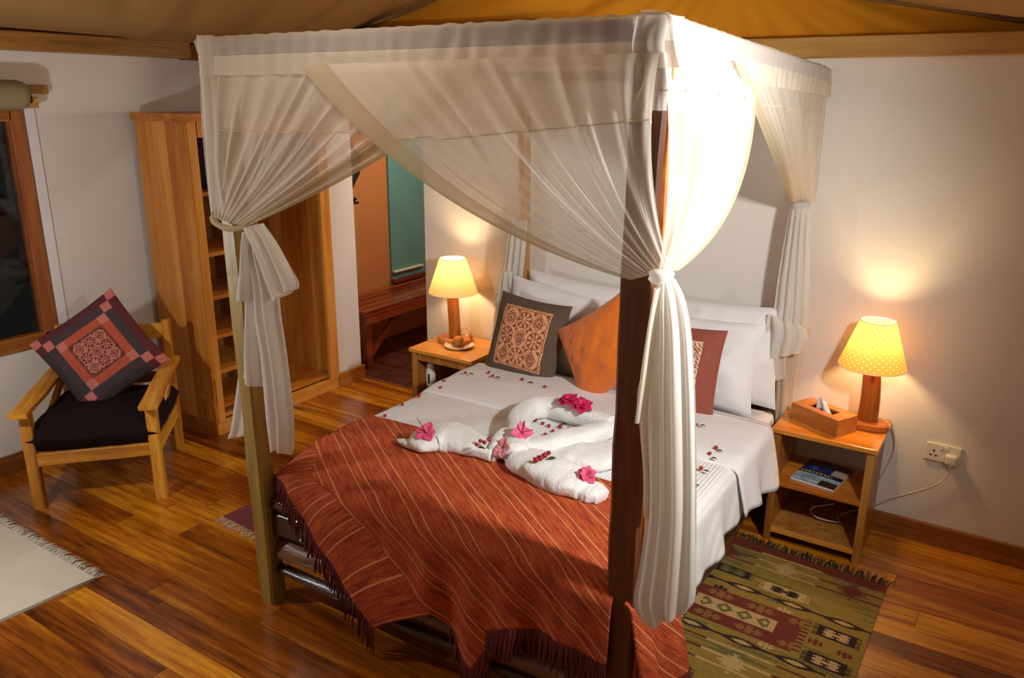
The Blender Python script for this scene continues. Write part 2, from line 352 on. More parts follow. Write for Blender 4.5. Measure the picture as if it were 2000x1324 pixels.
# ---------------------------------------------------------------- helpers
class MB:
    def __init__(s): s.v = []; s.f = []; s.uv = {}; s.c = {}
    def add(s, vs, fs, uvs=None, cols=None):
        o = len(s.v); s.v += [tuple(v) for v in vs]
        for i, f in enumerate(fs):
            k = len(s.f); s.f.append(tuple(o + a for a in f))
            if uvs: s.uv[k] = [uvs[a] for a in f]
            if cols: s.c[k] = cols[i]
        return s
    def box(s, c, d, rot=None, taper=None, bev=0.0):
        hx, hy, hz = d[0] / 2, d[1] / 2, d[2] / 2
        if bev:
            bm = bmesh.new(); bmesh.ops.create_cube(bm, size=1)
            bmesh.ops.scale(bm, vec=d, verts=bm.verts)
            bmesh.ops.bevel(bm, geom=bm.edges[:], offset=min(bev, min(d) * 0.45), segments=2, affect='EDGES', profile=0.6)
            vs = [v.co.copy() for v in bm.verts]; fs = [[v.index for v in f.verts] for f in bm.faces]; bm.free()
        else:
            vs = [Vector((x * hx, y * hy, z * hz)) for z in (-1, 1) for y in (-1, 1) for x in (-1, 1)]
            fs = [(0, 2, 3, 1), (4, 5, 7, 6), (0, 1, 5, 4), (2, 6, 7, 3), (0, 4, 6, 2), (1, 3, 7, 5)]
        if taper:
            for v in vs:
                if v.z > 0: v.x *= taper[0]; v.y *= taper[1]
        if rot is not None:
            R = rot if isinstance(rot, Matrix) else Matrix.Rotation(rot, 3, 'Z'); vs = [R @ v for v in vs]
        c = Vector(c); return s.add([v + c for v in vs], fs)
    def beam(s, a, b, w, h, up=(0, 0, 1), bev=0.004, wob=0.0, n=1, seed=0):
        # rectangular bar from a to b, optionally with an uneven natural edge
        a = Vector(a); b = Vector(b); d = (b - a); Ln = d.length; d.normalize()
        up = Vector(up); sx = d.cross(up).normalized(); sy = sx.cross(d).normalized()
        if n <= 1 and not wob:
            R = Matrix((sx, sy, d)).transposed(); return s.box((a + b) / 2, (w, h, Ln), R, None, bev)
        vs = []; fs = []; ch = min(w, h) * 0.12
        prof = [(-1, -1, 1, 0), (-1, -1, 0, 1), (-1, 1, 0, -1), (-1, 1, 1, 0), (1, 1, -1, 0), (1, 1, 0, -1), (1, -1, 0, 1), (1, -1, -1, 0)]
        K = len(prof)
        for i in range(n + 1):
            t = i / n; p = a + d * Ln * t
            for j, (x, y, ox, oy) in enumerate(prof):
                q = noise.noise(Vector((t * 5 * Ln + seed * 7.3, (j // 2) * 3.1, seed))) * wob
                q2 = noise.noise(Vector((t * 4 * Ln + seed * 3.3 + 9, (j // 2) * 2.1, seed + 5))) * wob
                vs.append(p + sx * (x * w / 2 + ox * ch + q) + sy * (y * h / 2 + oy * ch + q2))
        for i in range(n):
            for j in range(K):
                fs.append((i * K + j, i * K + (j + 1) % K, (i + 1) * K + (j + 1) % K, (i + 1) * K + j))
        fs.append(tuple(range(K))[::-1]); fs.append(tuple(n * K + j for j in range(K)))
        return s.add(vs, fs)
    def tube(s, pts, r, k=8, cap=True, flat=1.0, wob=0.0, seed=0):
        pts = [Vector(p) for p in pts]; n = len(pts)
        rr = r if isinstance(r, (list, tuple)) else [r] * n
        vs = []; fs = []; prev = None
        for i, p in enumerate(pts):
            d = (pts[min(i + 1, n - 1)] - pts[max(i - 1, 0)])
            if d.length < 1e-9: d = Vector((0, 0, 1))
            d.normalize()
            if prev is None:
                a = Vector((0, 0, 1)) if abs(d.z) < 0.9 else Vector((1, 0, 0)); u = d.cross(a).normalized()
            else: u = (prev - d * prev.dot(d)).normalized()
            prev = u; v = d.cross(u)
            for j in range(k):
                a = 2 * pi * j / k; R = rr[i]
                if wob: R *= 1 + wob * noise.noise(Vector((i * 0.35 + seed, cos(a) * 1.3, sin(a) * 1.3 + seed)))
                vs.append(p + u * cos(a) * R + v * sin(a) * R * flat)
        for i in range(n - 1):
            for j in range(k): fs.append((i * k + j, i * k + (j + 1) % k, (i + 1) * k + (j + 1) % k, (i + 1) * k + j))
        if cap: fs.append(tuple(range(k))[::-1]); fs.append(tuple((n - 1) * k + j for j in range(k)))
        return s.add(vs, fs)
    def lathe(s, c, prof, k=24, sx=1, sy=1, closed=False):
        vs = []; fs = []; uvs = []; n = len(prof); c = Vector(c); cl = [0.0]
        for p_, q_ in zip(prof, prof[1:]): cl.append(cl[-1] + math.hypot(p_[0] - q_[0], p_[1] - q_[1]) + 1e-9)
        for i, (r, z) in enumerate(prof):
            for j in range(k + 1):
                a = 2 * pi * j / k; vs.append(c + Vector((r * cos(a) * sx, r * sin(a) * sy, z))); uvs.append((j / k, cl[i] / cl[-1]))
        for i in range(n - 1):
            for j in range(k): fs.append((i * (k + 1) + j, i * (k + 1) + j + 1, (i + 1) * (k + 1) + j + 1, (i + 1) * (k + 1) + j))
        return s.add(vs, fs, uvs)
    def grid(s, fn, nu, nv, uvf=None, keep=None, colf=None):
        vs = []; uvs = []
        for j in range(nv + 1):
            for i in range(nu + 1):
                vs.append(fn(i / nu, j / nv)); uvs.append(uvf(i / nu, j / nv) if uvf else (i / nu, j / nv))
        fs = []; cs = []
        for j in range(nv):
            for i in range(nu):
                if keep and not keep((i + .5) / nu, (j + .5) / nv): continue
                a = j * (nu + 1) + i; fs.append((a, a + 1, a + nu + 2, a + nu + 1))
                if colf: cs.append(colf((i + .5) / nu, (j + .5) / nv))
        return s.add(vs, fs, uvs, cs if colf else None)
    def build(s, name, mat, parent=None, smooth=False, thick=0.0, origin=None):
        me = bpy.data.meshes.new(name)
        vs = s.v
        used = sorted({a for f in s.f for a in f})
        if len(used) < len(vs):
            mp = {a: i for i, a in enumerate(used)}; vs = [vs[a] for a in used]; fs = [tuple(mp[a] for a in f) for f in s.f]
        else: fs = s.f
        off = Vector(origin) if origin is not None else None
        if off is not None: vs = [tuple(Vector(v) - off) for v in vs]
        me.from_pydata(vs, [], fs)
        if s.uv:
            ul = me.uv_layers.new(name='UVMap'); d = []
            for k, f in enumerate(s.f):
                for q in (s.uv.get(k) or [(0, 0)] * len(f)): d += [q[0], q[1]]
            ul.data.foreach_set('uv', d)
        if s.c:
            ca = me.color_attributes.new('Col', 'FLOAT_COLOR', 'CORNER'); d = []
            for k, f in enumerate(s.f):
                c = s.c.get(k, (1, 1, 1, 1)); d += list(c) * len(f)
            ca.data.foreach_set('color', d)
        if smooth: me.polygons.foreach_set('use_smooth', [True] * len(fs))
        me.materials.append(mat); me.update()
        o = bpy.data.objects.new(name, me); col.objects.link(o)
        if off is not None: o.location = off
        if parent:
            o.parent = parent
            if off is not None: pass
        if thick:
            md = o.modifiers.new('thickness', 'SOLIDIFY'); md.thickness = thick; md.offset = 0
        return o
def empty(name, loc=(0, 0, 0), rz=0.0):
    o = bpy.data.objects.new(name, None); col.objects.link(o); o.location = loc; o.rotation_euler = (0, 0, rz); o.empty_display_size = 0.05
    return o
def tag(o, label, cat, group=None):
    o['label'] = label; o['category'] = cat
    if group: o['group'] = group
    return o
def struct(o, label=None):
    o['kind'] = 'structure'
    if label: o['label'] = label
    return o
def rise(name, center):   # Empty at a place; parts are built in its local frame
    return empty(name, center)
def bez(a, b, c, t): return a * (1 - t) ** 2 + b * 2 * t * (1 - t) + c * t * t
def lerp(a, b, t): return a + (b - a) * t
def poly(pts, t):     # point on a polyline at 0..1 with smoothing (Catmull-Rom)
    n = len(pts) - 1; x = min(max(t, 0), 1) * n; i = min(int(x), n - 1); f = x - i
    p0 = Vector(pts[max(i - 1, 0)]); p1 = Vector(pts[i]); p2 = Vector(pts[i + 1]); p3 = Vector(pts[min(i + 2, n)])
    return 0.5 * ((2 * p1) + (p2 - p0) * f + (2 * p0 - 5 * p1 + 4 * p2 - p3) * f * f + (3 * p1 - p0 - 3 * p2 + p3) * f ** 3)
def nz(x, y=0.0, z=0.0): return noise.noise(Vector((x, y, z)))

# ---------------------------------------------------------------- room
WX, WY, RX, FY = -4.46, 3.867, 0.62, -1.7      # left wall, back wall, right wall, front wall
fl = struct(MB().box((-1.9, 1.1, -0.035), (5.2, 5.8, 0.03)).build('floor', M['under']), 'varnished honey wood plank floor')
row = 0; y = FY; pw = 0.118
while y < WY + 0.22:
    x = WX - rnd.random() * 1.8
    while x < RX:
        ln = rnd.uniform(1.1, 2.6); a = max(x, WX); b = min(x + ln, RX)
        y1 = min(y + pw, WY + 0.235)
        if b - a > 0.05:
            c = ((a + b) / 2, (y + y1) / 2, -0.01)
            MB().box((0, 0, 0), (b - a - 0.0015, y1 - y - 0.0015, 0.02 + rnd.uniform(-0.0006, 0.0006))).build('plank', M['plank'], fl).location = c
        x += ln
    y += pw; row += 1
# back wall with the doorway opening
OX0, OX1, OZ = -3.735, -3.13, 2.06
wb = MB().box(((OX1 + RX) / 2 + 0.1, WY + 0.1, 1.07), (RX - OX1 + 0.2, 0.2, 2.26)).box(((OX0 + OX1) / 2, WY + 0.1, (OZ + 2.2) / 2), (OX1 - OX0 + 0.02, 0.2, 2.2 - OZ))
struct(wb.build('wall_back', M['wall']), 'white plastered wall behind the bed')
# pier between the wardrobe and the doorway
struct(MB().box(((WX + -3.925) / 2 - 0.05, (3.835 + 4.075) / 2, 1.1), (0.635, 0.24, 2.36)).build('wall_pier', M['wall']), 'white wall pier right of the wardrobe')
# left wall with the window hole (window y 0.9..2.24, z 0.66..1.92)
wl = MB()
wl.box((WX - 0.1, (FY + 0.9) / 2, 1.13), (0.2, 0.9 - FY, 2.3)).box((WX - 0.1, (2.24 + 3.835) / 2, 1.13), (0.2, 3.835 - 2.24, 2.3))
wl.box((WX - 0.1, 1.57, 0.32), (0.2, 1.34, 0.68)).box((WX - 0.1, 1.57, 2.09), (0.2, 1.34, 0.38))
struct(wl.build('wall_left', M['wall']), 'white plastered wall behind the armchair')
struct(MB().box((RX + 0.1, 1.1, 1.13), (0.2, 5.8, 2.3)).build('wall_right', M['wall']))
struct(MB().box((-1.9, FY - 0.1, 1.4), (5.5, 0.2, 3.0)).build('wall_front', M['wall']))
# beams on top of the walls
struct(MB().beam((OX0 - 0.7, WY + 0.02, 2.213), (RX, WY + 0.02, 2.213), 0.20, 0.085, bev=0.006).build('trim_1', M['beam']), 'knotty golden beam on top of the back wall')
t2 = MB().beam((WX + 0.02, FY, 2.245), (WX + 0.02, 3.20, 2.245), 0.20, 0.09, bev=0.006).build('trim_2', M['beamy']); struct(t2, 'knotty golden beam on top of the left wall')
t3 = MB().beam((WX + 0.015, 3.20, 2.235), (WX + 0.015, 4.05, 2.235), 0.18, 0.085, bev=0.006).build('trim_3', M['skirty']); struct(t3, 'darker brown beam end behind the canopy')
# baseboards
struct(MB().beam((OX1, WY - 0.012, 0.05), (RX, WY - 0.012, 0.05), 0.024, 0.10, bev=0.003).build('baseboard_back', M['skirt']), 'brown wooden baseboard of the back wall')
struct(MB().beam((WX + 0.012, FY, 0.05), (WX + 0.012, 2.83, 0.05), 0.024, 0.10, bev=0.003).build('baseboard_left', M['skirty']), 'brown wooden baseboard of the left wall')
struct(MB().beam((-3.913, 3.83, 0.052), (-3.913, 4.09, 0.052), 0.026, 0.104, bev=0.003).build('baseboard_pier', M['skirty']), 'brown wooden baseboard of the pier')
# tent roof: two slopes along Y and the amber gable behind
RZ = [(-4.6, 2.22), (-4.34, 2.272), (-3.91, 2.315), (-3.64, 2.378), (-3.08, 2.524), (-2.37, 2.70), (-0.663, 2.402), (-0.13, 2.30), (0.75, 2.20)]
def roofz(x):
    for (a, za), (b, zb) in zip(RZ, RZ[1:]):
        if x <= b: return za + (zb - za) * (x - a) / (b - a)
    return RZ[-1][1]
def roof(u, v):
    x = -4.6 + 5.35 * u; y = FY + (3.93 - FY) * v
    fall = max(0, (x + 2.37)) if x > -2.37 else 0
    q = y * 1.0 + 0.32 * (x + 2)
    z = roofz(x) + min(1, max(0, (x + 4.35) / 0.7)) * 0.024 * (2 * (0.5 + 0.5 * sin(q * 15 + 3 * nz(x * 0.6, y * 1.2))) ** 3 - 1) * (0.4 + 0.6 * abs(nz(x * .5, q * 1.3, 3))) + min(1, max(0, (x + 4.4) / 0.7)) * 0.02 * nz(x * 0.5, q * 2.4, 7)
    z -= 0.035 * math.exp(-((q - 2.1 + 0.06 * nz(x)) / 0.05) ** 2) * 0.35
    z += 0.05 * max(0, 1 - abs(y - 1.2) / 3.0)
    return (x, y, z)
struct(MB().grid(roof, 150, 190).build('ceiling', M['canvas'], None, True), 'tan canvas tent roof with creases')
def gable(u, v):
    x = -4.6 + 5.35 * u; top = roofz(x) + 0.02; z = 2.20 + (top - 2.20) * v
    # creases radiate from a gathered point above the bed
    cx, cz = -1.35, 2.62; a = math.atan2(z - cz, (x - cx) * 0.7)
    y = 3.935 + 0.022 * sin(a * 26) * min(1, abs(x - cx) * 1.5) + 0.012 * nz(x * 3, z * 3)
    return (x, y, z)
struct(MB().grid(gable, 220, 14).build('wall_gable', M['gable'], None, True), 'amber canvas gable above the beam')
struct(MB().tube([Vector((-4.3 + 4.7 * i / 40, 3.905, roofz(-4.3 + 4.7 * i / 40) + 0.004)) for i in range(41)], 0.014, 8).build('trim_4', M['canvas'], None, True), 'rolled canvas seam')

# bathroom beyond the doorway
struct(MB().box((-4.55, 5.2, 1.1), (0.2, 2.3, 2.4)).build('wall_bathroom_left', M['wallbrown']), 'ochre brown wall beyond the doorway')
struct(MB().box((-3.4, 6.3, 1.1), (2.2, 0.2, 2.4)).build('wall_bathroom_back', M['wallbrown']))
struct(MB().box((-2.35, 5.1, 1.1), (0.1, 2.4, 2.4)).build('wall_bathroom_right', M['wallbrown']))
struct(MB().box((-3.4, 5.1, 2.36), (2.3, 2.6, 0.04)).build('ceiling_bathroom', M['canvas']))
tf = struct(MB().box((-3.4, 5.15, -0.03), (2.2, 2.2, 0.04)).build('floor_bathroom', M['grout']), 'dark red tile floor beyond the doorway')
tme = None
for i in range(7):
    for j in range(7):
        t = MB().box((0, 0, 0), (0.285, 0.285, 0.02), bev=0.003).build('tile', M['tile'], tf) if tme is None else bpy.data.objects.new('tile', tme)
        if tme is None: tme = t.data
        else: col.objects.link(t); t.parent = tf
        t.location = (-4.3 + 0.3 * i, 4.245 + 0.3 * j, -0.005 + rnd.uniform(-.001, .001))
struct(MB().beam((-4.2, WY + 0.228, 0.0), (OX1, WY + 0.228, 0.0), 0.02, 0.012).build('trim_5', M['skirt']), 'wooden threshold strip in the doorway')
# teal window beyond
w2 = struct(empty('window_2', (-4.44, 5.15, 1.1)), 'teal frosted window beyond the doorway')
MB().box((0, 0.10, 0.1), (0.02, 0.46, 1.6)).build('pane', M['teal'], w2)
MB().beam((0.02, 0.235, -0.95), (0.02, 0.235, 0.9), 0.05, 0.05).build('window_frame', M['bench'], w2)
MB().beam((0.03, -0.14, -0.61), (0.03, 0.3, -0.61), 0.05, 0.03).build('window_sill', M['bench'], w2)
MB().box((0.03, 0.06, -0.53), (0.03, 0.38, 0.012)).build('blind_bar', M['white'], w2)

# left window
win = struct(empty('window_1', (WX, 1.57, 1.29)), 'night-dark window with red-brown wooden frame')
wf = MB()
wf.beam((-0.02, 0.625, -0.62), (-0.02, 0.625, 0.62), 0.075, 0.07, (1, 0, 0)).beam((-0.02, -0.625, -0.62), (-0.02, -0.625, 0.62), 0.075, 0.07, (1, 0, 0))
wf.build('window_frame', M['winf'], win)
MB().beam((-0.02, -0.66, -0.595), (-0.02, 0.66, -0.595), 0.07, 0.075).beam((-0.02, -0.6, 0.6), (-0.02, 0.6, 0.6), 0.07, 0.07).build('window_rail', M['skirty'], win)
MB().box((-0.03, 0, 0), (0.006, 1.2, 1.16)).build('pane', M['glass'], win)
struct(MB().box((WX + 0.004, 2.268, 1.27), (0.012, 0.052, 1.30), bev=0.003).build('trim_6', M['linen']), 'narrow white jamb strip right of the window')
# night garden outside
g = MB()
for i in range(260):
    p = Vector((-6.2 + rnd.uniform(-.4, .4), rnd.uniform(0, 4.0), rnd.uniform(0.0, 2.4))); a = rnd.uniform(0, pi); s = rnd.uniform(.06, .16)
    d = Vector((rnd.uniform(-.4, .4), cos(a), sin(a))).normalized(); e = Vector((0.3, -sin(a), cos(a))).normalized()
    g.add([p - d * s, p + e * s * .3, p + d * s, p - e * s * .3], [(0, 1, 2, 3)])
go = g.build('garden_foliage', M['foliage']); tag(go, 'dark night foliage outside the left window', 'foliage'); go['kind'] = 'stuff'
struct(MB().box((-6, 2, -0.3), (2.6, 7, 0.1)).build('ground', M['foliage']), 'dark ground outside')

# ---------------------------------------------------------------- roller blind
rb = tag(empty('roller_blind', (WX + 0.11, 1.4, 1.985)), 'rolled-up khaki canvas blind above the dark window', 'blind')
sp = []
for i in range(120):
    a = i * 0.32; sp.append((0.066 * (1 - 0.0035 * i) , a))
MB().tube([(0, -0.9 + 0.0, 0), (0, 0.77, 0), (0, 0.80, 0)], [0.072, 0.072, 0.064], 28).build('canvas_roll', M['blind'], rb, True)
MB().beam((-0.09, 0.76, 0.028), (-0.09, 0.97, 0.028), 0.03, 0.045).build('bracket_board', M['beamy'], rb)
MB().box((-0.06, 0.845, -0.036), (0.06, 0.08, 0.055), bev=0.004).build('bracket_block', M['beamy'], rb)
MB().tube([(-0.05, 0.80, 0.02), (-0.03, 0.84, 0.0), (-0.045, 0.855, -0.02)], 0.014, 8).tube([(-0.02, 0.80, -0.01), (-0.03, 0.85, -0.03)], 0.010, 8).build('bracket_hook', M['black'], rb, True)

# ---------------------------------------------------------------- wardrobe
wd = tag(empty('wardrobe', (-4.16, 3.325, 0)), 'tall open honey-wood wardrobe with shelves against the left wall', 'wardrobe')
X0, X1, Y0, Y1, HZ = -0.225, 0.235, -0.505, 0.50, 1.855
def wpart(n, c, d, mt='ward', bev=0.003): return MB().box(c, d, bev=bev).build(n, M[mt], wd)
for i in range(5):      # side panel made of five glued boards
    wdt = (X1 - X0) / 5
    wpart('side_board', (X0 + wdt * (i + .5), Y0, (HZ + .08) / 2), (wdt - 0.0008, 0.024, HZ - 0.08), bev=0.0012)
wpart('side_panel', ((X0 + X1) / 2, Y1, (HZ + 0.08) / 2), (X1 - X0, 0.024, HZ - 0.08))
wpart('top_board', ((X0 + X1) / 2 + 0.01, 0, HZ + 0.018), (X1 - X0 + 0.04, Y1 - Y0 + 0.06, 0.045), 'wardh', 0.004)
wpart('plinth', (X1 - 0.005, 0.0, 0.042), (0.03, Y1 - Y0 + 0.03, 0.084), 'wardh')
wpart('plinth', ((X0 + X1) / 2, Y0 - 0.004, 0.042), (X1 - X0, 0.022, 0.084), 'wardh')
for i in range(9):
    yy = Y0 + (Y1 - Y0) * (i + .5) / 9
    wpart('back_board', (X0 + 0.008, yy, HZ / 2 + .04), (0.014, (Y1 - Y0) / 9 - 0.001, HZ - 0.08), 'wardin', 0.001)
YD = -0.07
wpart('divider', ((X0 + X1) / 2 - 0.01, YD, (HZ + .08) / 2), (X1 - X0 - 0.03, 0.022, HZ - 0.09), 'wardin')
for z in (0.16, 0.38, 0.60, 0.84, 1.10, 1.45):
    wpart('shelf', ((X0 + X1) / 2 - 0.012, (Y0 + YD) / 2, z), (X1 - X0 - 0.03, YD - Y0 - 0.034, 0.024), 'wardh')
wpart('floor_board', ((X0 + X1) / 2 - 0.01, 0, 0.10), (X1 - X0 - 0.03, Y1 - Y0 - 0.03, 0.025), 'wardh')
wpart('stile', (X1 + 0.002, Y0 + 0.02, (HZ + .08) / 2), (0.026, 0.045, HZ - 0.08))
wpart('stile', (X1 + 0.002, Y1 - 0.03, (HZ + .08) / 2), (0.026, 0.085, HZ - 0.08))
wpart('head_rail', (X1 + 0.002, 0, HZ - 0.045), (0.024, Y1 - Y0 - 0.1, 0.09), 'wardh')
MB().tube([(0, YD + 0.01, 1.62), (0, Y1 - 0.02, 1.62)], 0.013, 12).build('hanging_rail', M['steel'], wd, True)
dk = tag(MB().box((-4.22, 3.035, 1.63), (0.30, 0.30, 0.30), bev=0.03).build('dark_block', plain('dark_purple_matte', srgb(38, 20, 40), 0.9)), 'dark purple block on the top wardrobe shelf', 'box')  # plain dark purple block in the top left compartment

# ---------------------------------------------------------------- bench and carving beyond
bn = tag(empty('slatted_bench', (-4.19, 4.95, 0)), 'long dark red slatted bench beyond the doorway', 'bench')
for i in range(5):
    MB().box((-0.21 + 0.095 * i, 0, 0.445), (0.078, 1.5, 0.028), bev=0.004).build('slat', M['bench'], bn)
MB().beam((0.205, -0.75, 0.40), (0.205, 0.75, 0.40), 0.035, 0.075).build('apron', M['bench'], bn)
for yy in (-0.70, 0.70):
    MB().beam((-0.2, yy, 0.395), (0.2, yy, 0.395), 0.06, 0.07).build('cross_rail', M['bench'], bn)
    for xx in (-0.2, 0.17): MB().box((xx, yy, 0.18), (0.05, 0.06, 0.36), bev=0.004).build('leg', M['bench'], bn)
MB().beam((0.17, -0.68, 0.10), (0.17, -0.34, 0.37), 0.03, 0.05).build('brace', M['bench'], bn)
MB().beam((0.17, 0.68, 0.10), (0.17, 0.34, 0.37), 0.03, 0.05).build('brace', M['bench'], bn)
# black carved figure hung on the brown wall: torso, legs and foot in profile
fg = MB()
fg.tube([(0, 0, .44), (0, .03, .36), (0, .065, .30), (0, .055, .22), (0, .02, .15), (0, -.005, .08), (0, -.005, .03)], [.03, .06, .075, .065, .045, .032, .034], 12, flat=0.5)
fg.tube([(0, -.04, .015), (0, .0, .018), (0, .05, .014), (0, .075, .01)], [.014, .022, .02, .008], 10, flat=0.8)
fg.lathe((0, 0.0, .50), [(0.001, -.05), (.03, -.04), (.042, 0), (.03, .04), (.001, .05)], 14)
fo = fg.build('carved_figure', M['figure'], None, True); fo.location = (-4.41, 4.54, 1.21)
tag(fo, 'small black carved figure standing out on the brown wall', 'figurine')
ld = MB().box((-4.42, 4.54, 1.195), (0.06, 0.16, 0.016)).build('figure_ledge', M['figure']); tag(ld, 'narrow black ledge under the carved figure', 'shelf')

def bw(mb, name, mat, parent=None, smooth=False, thick=0.0):   # world-coordinate mesh under a parent Empty (or a placed parent)
    if parent is None: return mb.build(name, mat, None, smooth, thick)
    off = Vector(parent.location) if parent.parent is None else Vector(parent.location) + Vector(parent.parent.location)
    mb.v = [tuple(Vector(v) - off) for v in mb.v]
    return mb.build(name, mat, parent, smooth, thick)

# ---------------------------------------------------------------- four-poster bed
bed = tag(empty('four_poster_bed', (-1.6, 2.8, 0)), 'rustic wooden four-poster bed with glossy dark log frame', 'bed')
def post(a, b, w, h, mt, seed, lab=None):
    o = bw(MB().beam(a, b, w, h, (0, 1, 0), wob=0.006, n=22, seed=seed), 'post', M[mt], bed)
    if lab: o['label'] = lab
post((-2.362, 1.872, 0), (-2.392, 1.872, 2.15), 0.08, 0.078, 'postl', 1, 'olive-yellow squared post with natural edge')
post((-0.808, 1.90, 0), (-0.812, 1.90, 2.15), 0.097, 0.085, 'postd', 2, 'dark red-brown squared post with its lit right edge coloured orange')
post((-2.335, 3.77, 0), (-2.345, 3.77, 2.12), 0.05, 0.06, 'post', 3, 'slim amber post')
post((-0.865, 3.77, 0), (-0.865, 3.77, 2.10), 0.055, 0.06, 'post', 4)
# orange strip on the front post: light on its right face put into colour
bw(MB().beam((-0.756, 1.905, 0.25), (-0.762, 1.905, 2.1), 0.010, 0.06, (0, 1, 0), wob=0.004, n=20, seed=9), 'lit_edge', M['stand'], bed)
bw(MB().beam((-2.42, 1.875, 2.145), (-0.78, 1.90, 2.155), 0.05, 0.05, wob=0.003, n=14, seed=4), 'canopy_rail', M['rail'], bed)
bw(MB().beam((-2.36, 3.77, 2.10), (-0.84, 3.77, 2.10), 0.045, 0.045, wob=0.003, n=14, seed=5), 'canopy_rail', M['rail'], bed)
bw(MB().beam((-2.39, 1.86, 2.15), (-2.345, 3.78, 2.11), 0.045, 0.045, wob=0.003, n=14, seed=6), 'canopy_rail', M['raily'], bed)
bw(MB().beam((-0.81, 1.88, 2.155), (-0.865, 3.78, 2.10), 0.045, 0.045, wob=0.003, n=14, seed=7), 'canopy_rail', M['raily'], bed)
def log(a, b, r, seed, mt='log', nm='foot_log'):
    a = Vector(a); b = Vector(b); pts = []; rr = []
    for i in range(25):
        t = i / 24; pts.append(a.lerp(b, t) + Vector((0, 0.008 * nz(t * 5, seed), 0.022 * nz(t * 3.2, seed + 3)))); rr.append(r * (1 + 0.22 * nz(t * 6, seed + 8)))
    return bw(MB().tube(pts, rr, 14, wob=0.35, seed=seed), nm, M[mt], bed, True)
log((-2.34, 1.905, 0.445), (-0.84, 1.915, 0.445), 0.040, 1)
log((-2.34, 1.905, 0.235), (-0.84, 1.91, 0.215), 0.044, 2)
log((-2.34, 1.885, 0.15), (-0.84, 1.89, 0.135), 0.020, 5)
bw(MB().beam((-2.33, 1.885, 0.36), (-0.85, 1.89, 0.36), 0.03, 0.10, wob=0.01, n=26, seed=12), 'foot_board', M['log'], bed)
nb = MB()
for z in (0.385, 0.335): nb.lathe((0, 0, 0), [(0.0001, 0), (0.007, 0.002), (0.008, 0.0)], 10)
for k, (x, z) in enumerate(((-2.165, 0.39), (-2.165, 0.335))):
    q = MB(); q.lathe((0, 0, 0), [(0.008, 0.0), (0.007, 0.003), (0.0001, 0.005)], 10)
    q.v = [(v[0] + x, -v[2] + 1.866, v[1] + z) for v in q.v]; bw(q, 'nail_head', M['steel'], bed, True)
for x, s in ((-2.30, 1), (-0.865, 2)):
    log((x, 1.92, 0.38), (x, 3.75, 0.38), 0.05, s + 20, 'logy', 'side_log')
    log((x, 1.92, 0.20), (x, 3.75, 0.19), 0.04, s + 25, 'logy', 'side_log')
for z in (0.30, 0.50, 0.70): log((-2.33, 3.78, z), (-0.86, 3.78, z), 0.05, int(z * 30), 'log', 'head_log')
mt = MB(); mt.box((-1.575, 2.80, 0.43), (1.47, 1.82, 0.27), bev=0.07)
mto = tag(mt.build('mattress', M['linen'], None, True), 'thick mattress in a white sheet on the log bed frame', 'mattress')

def bedtop(x, y):
    z = 0.592 + 0.018 * (1 - ((x + 1.57) / 0.8) ** 2) + 0.006 * nz(x * 3, y * 3)
    # the front left corner sinks
    d = math.hypot(max(0, -1.75 - x), max(0, 2.05 - y) * 1.6)
    return z - 0.10 * min(1, max(0, -1.80 - x) / 0.5) * min(1, max(0, 2.15 - y) / 0.35)
def drape(x, x0, x1, over, r=0.05):     # unused side helper
    return x
def cover_pt(s, y, lo, hi, top=0.0, drop0=0.30, drop1=0.20, x0=-2.365, x1=-0.80, flare=0.03, seed=0):
    # s runs across the bed in metres, hanging over both sides
    r = 0.045
    if s < x0 + r:
        t = (x0 + r - s); a = min(t / r, pi / 2)
        x = x0 + r - r * sin(a); z = bedtop(x0 + r, y) + top - r * (1 - cos(a)); e = max(0, t - r * pi / 2)
        x -= e * 0.06 + 0.015 * sin(y * 17 + seed) * min(1, e / .15); z -= e; return Vector((x - top * 1.2, y, z))
    if s > x1 - r:
        t = s - (x1 - r); a = min(t / r, pi / 2)
        x = x1 - r + r * sin(a); z = bedtop(x1 - r, y) + top - r * (1 - cos(a)); e = max(0, t - r * pi / 2)
        x += e * (0.10 + flare) + (0.012 * sin(y * 15 + seed) + 0.012 * sin(y * 29 + seed)) * min(1, e / .2); z -= e; return Vector((x + top * 1.2, y, z))
    return Vector((s, y, bedtop(s, y) + top))
def coverlet(u, v):
    y = 1.90 + (3.42 - 1.90) * v
    s = lerp(-2.335 - 0.30, -0.80 + 0.215 + 0.03 * sin(v * 5), u)
    return cover_pt(s, y, 0, 0, 0.006)
cvo = tag(MB().grid(coverlet, 120, 90).build('coverlet', M['cover'], None, True, 0.006), 'white ribbed coverlet spread over the bed', 'bedspread')
def fold(u, v):
    y0 = onz(1400, 862, .62).y - 0.02; 
    y = lerp(2.90 - 0.05 * sin(u * 3), 3.36, v)
    s = lerp(-2.335 - 0.28, -0.80 + 0.25 - 0.07 * (1 - v), u)
    p = cover_pt(s, y, 0, 0, 0.020, flare=0.12, seed=1)
    p.z += 0.006 * nz(u * 9, v * 4, 3) - (0.014 * exp(-v * 14)); return p
fso = tag(MB().grid(fold, 110, 30).build('folded_top_sheet', M['linen'], None, True, 0.008), 'smooth white top sheet folded back across the coverlet and over its right side', 'sheet')

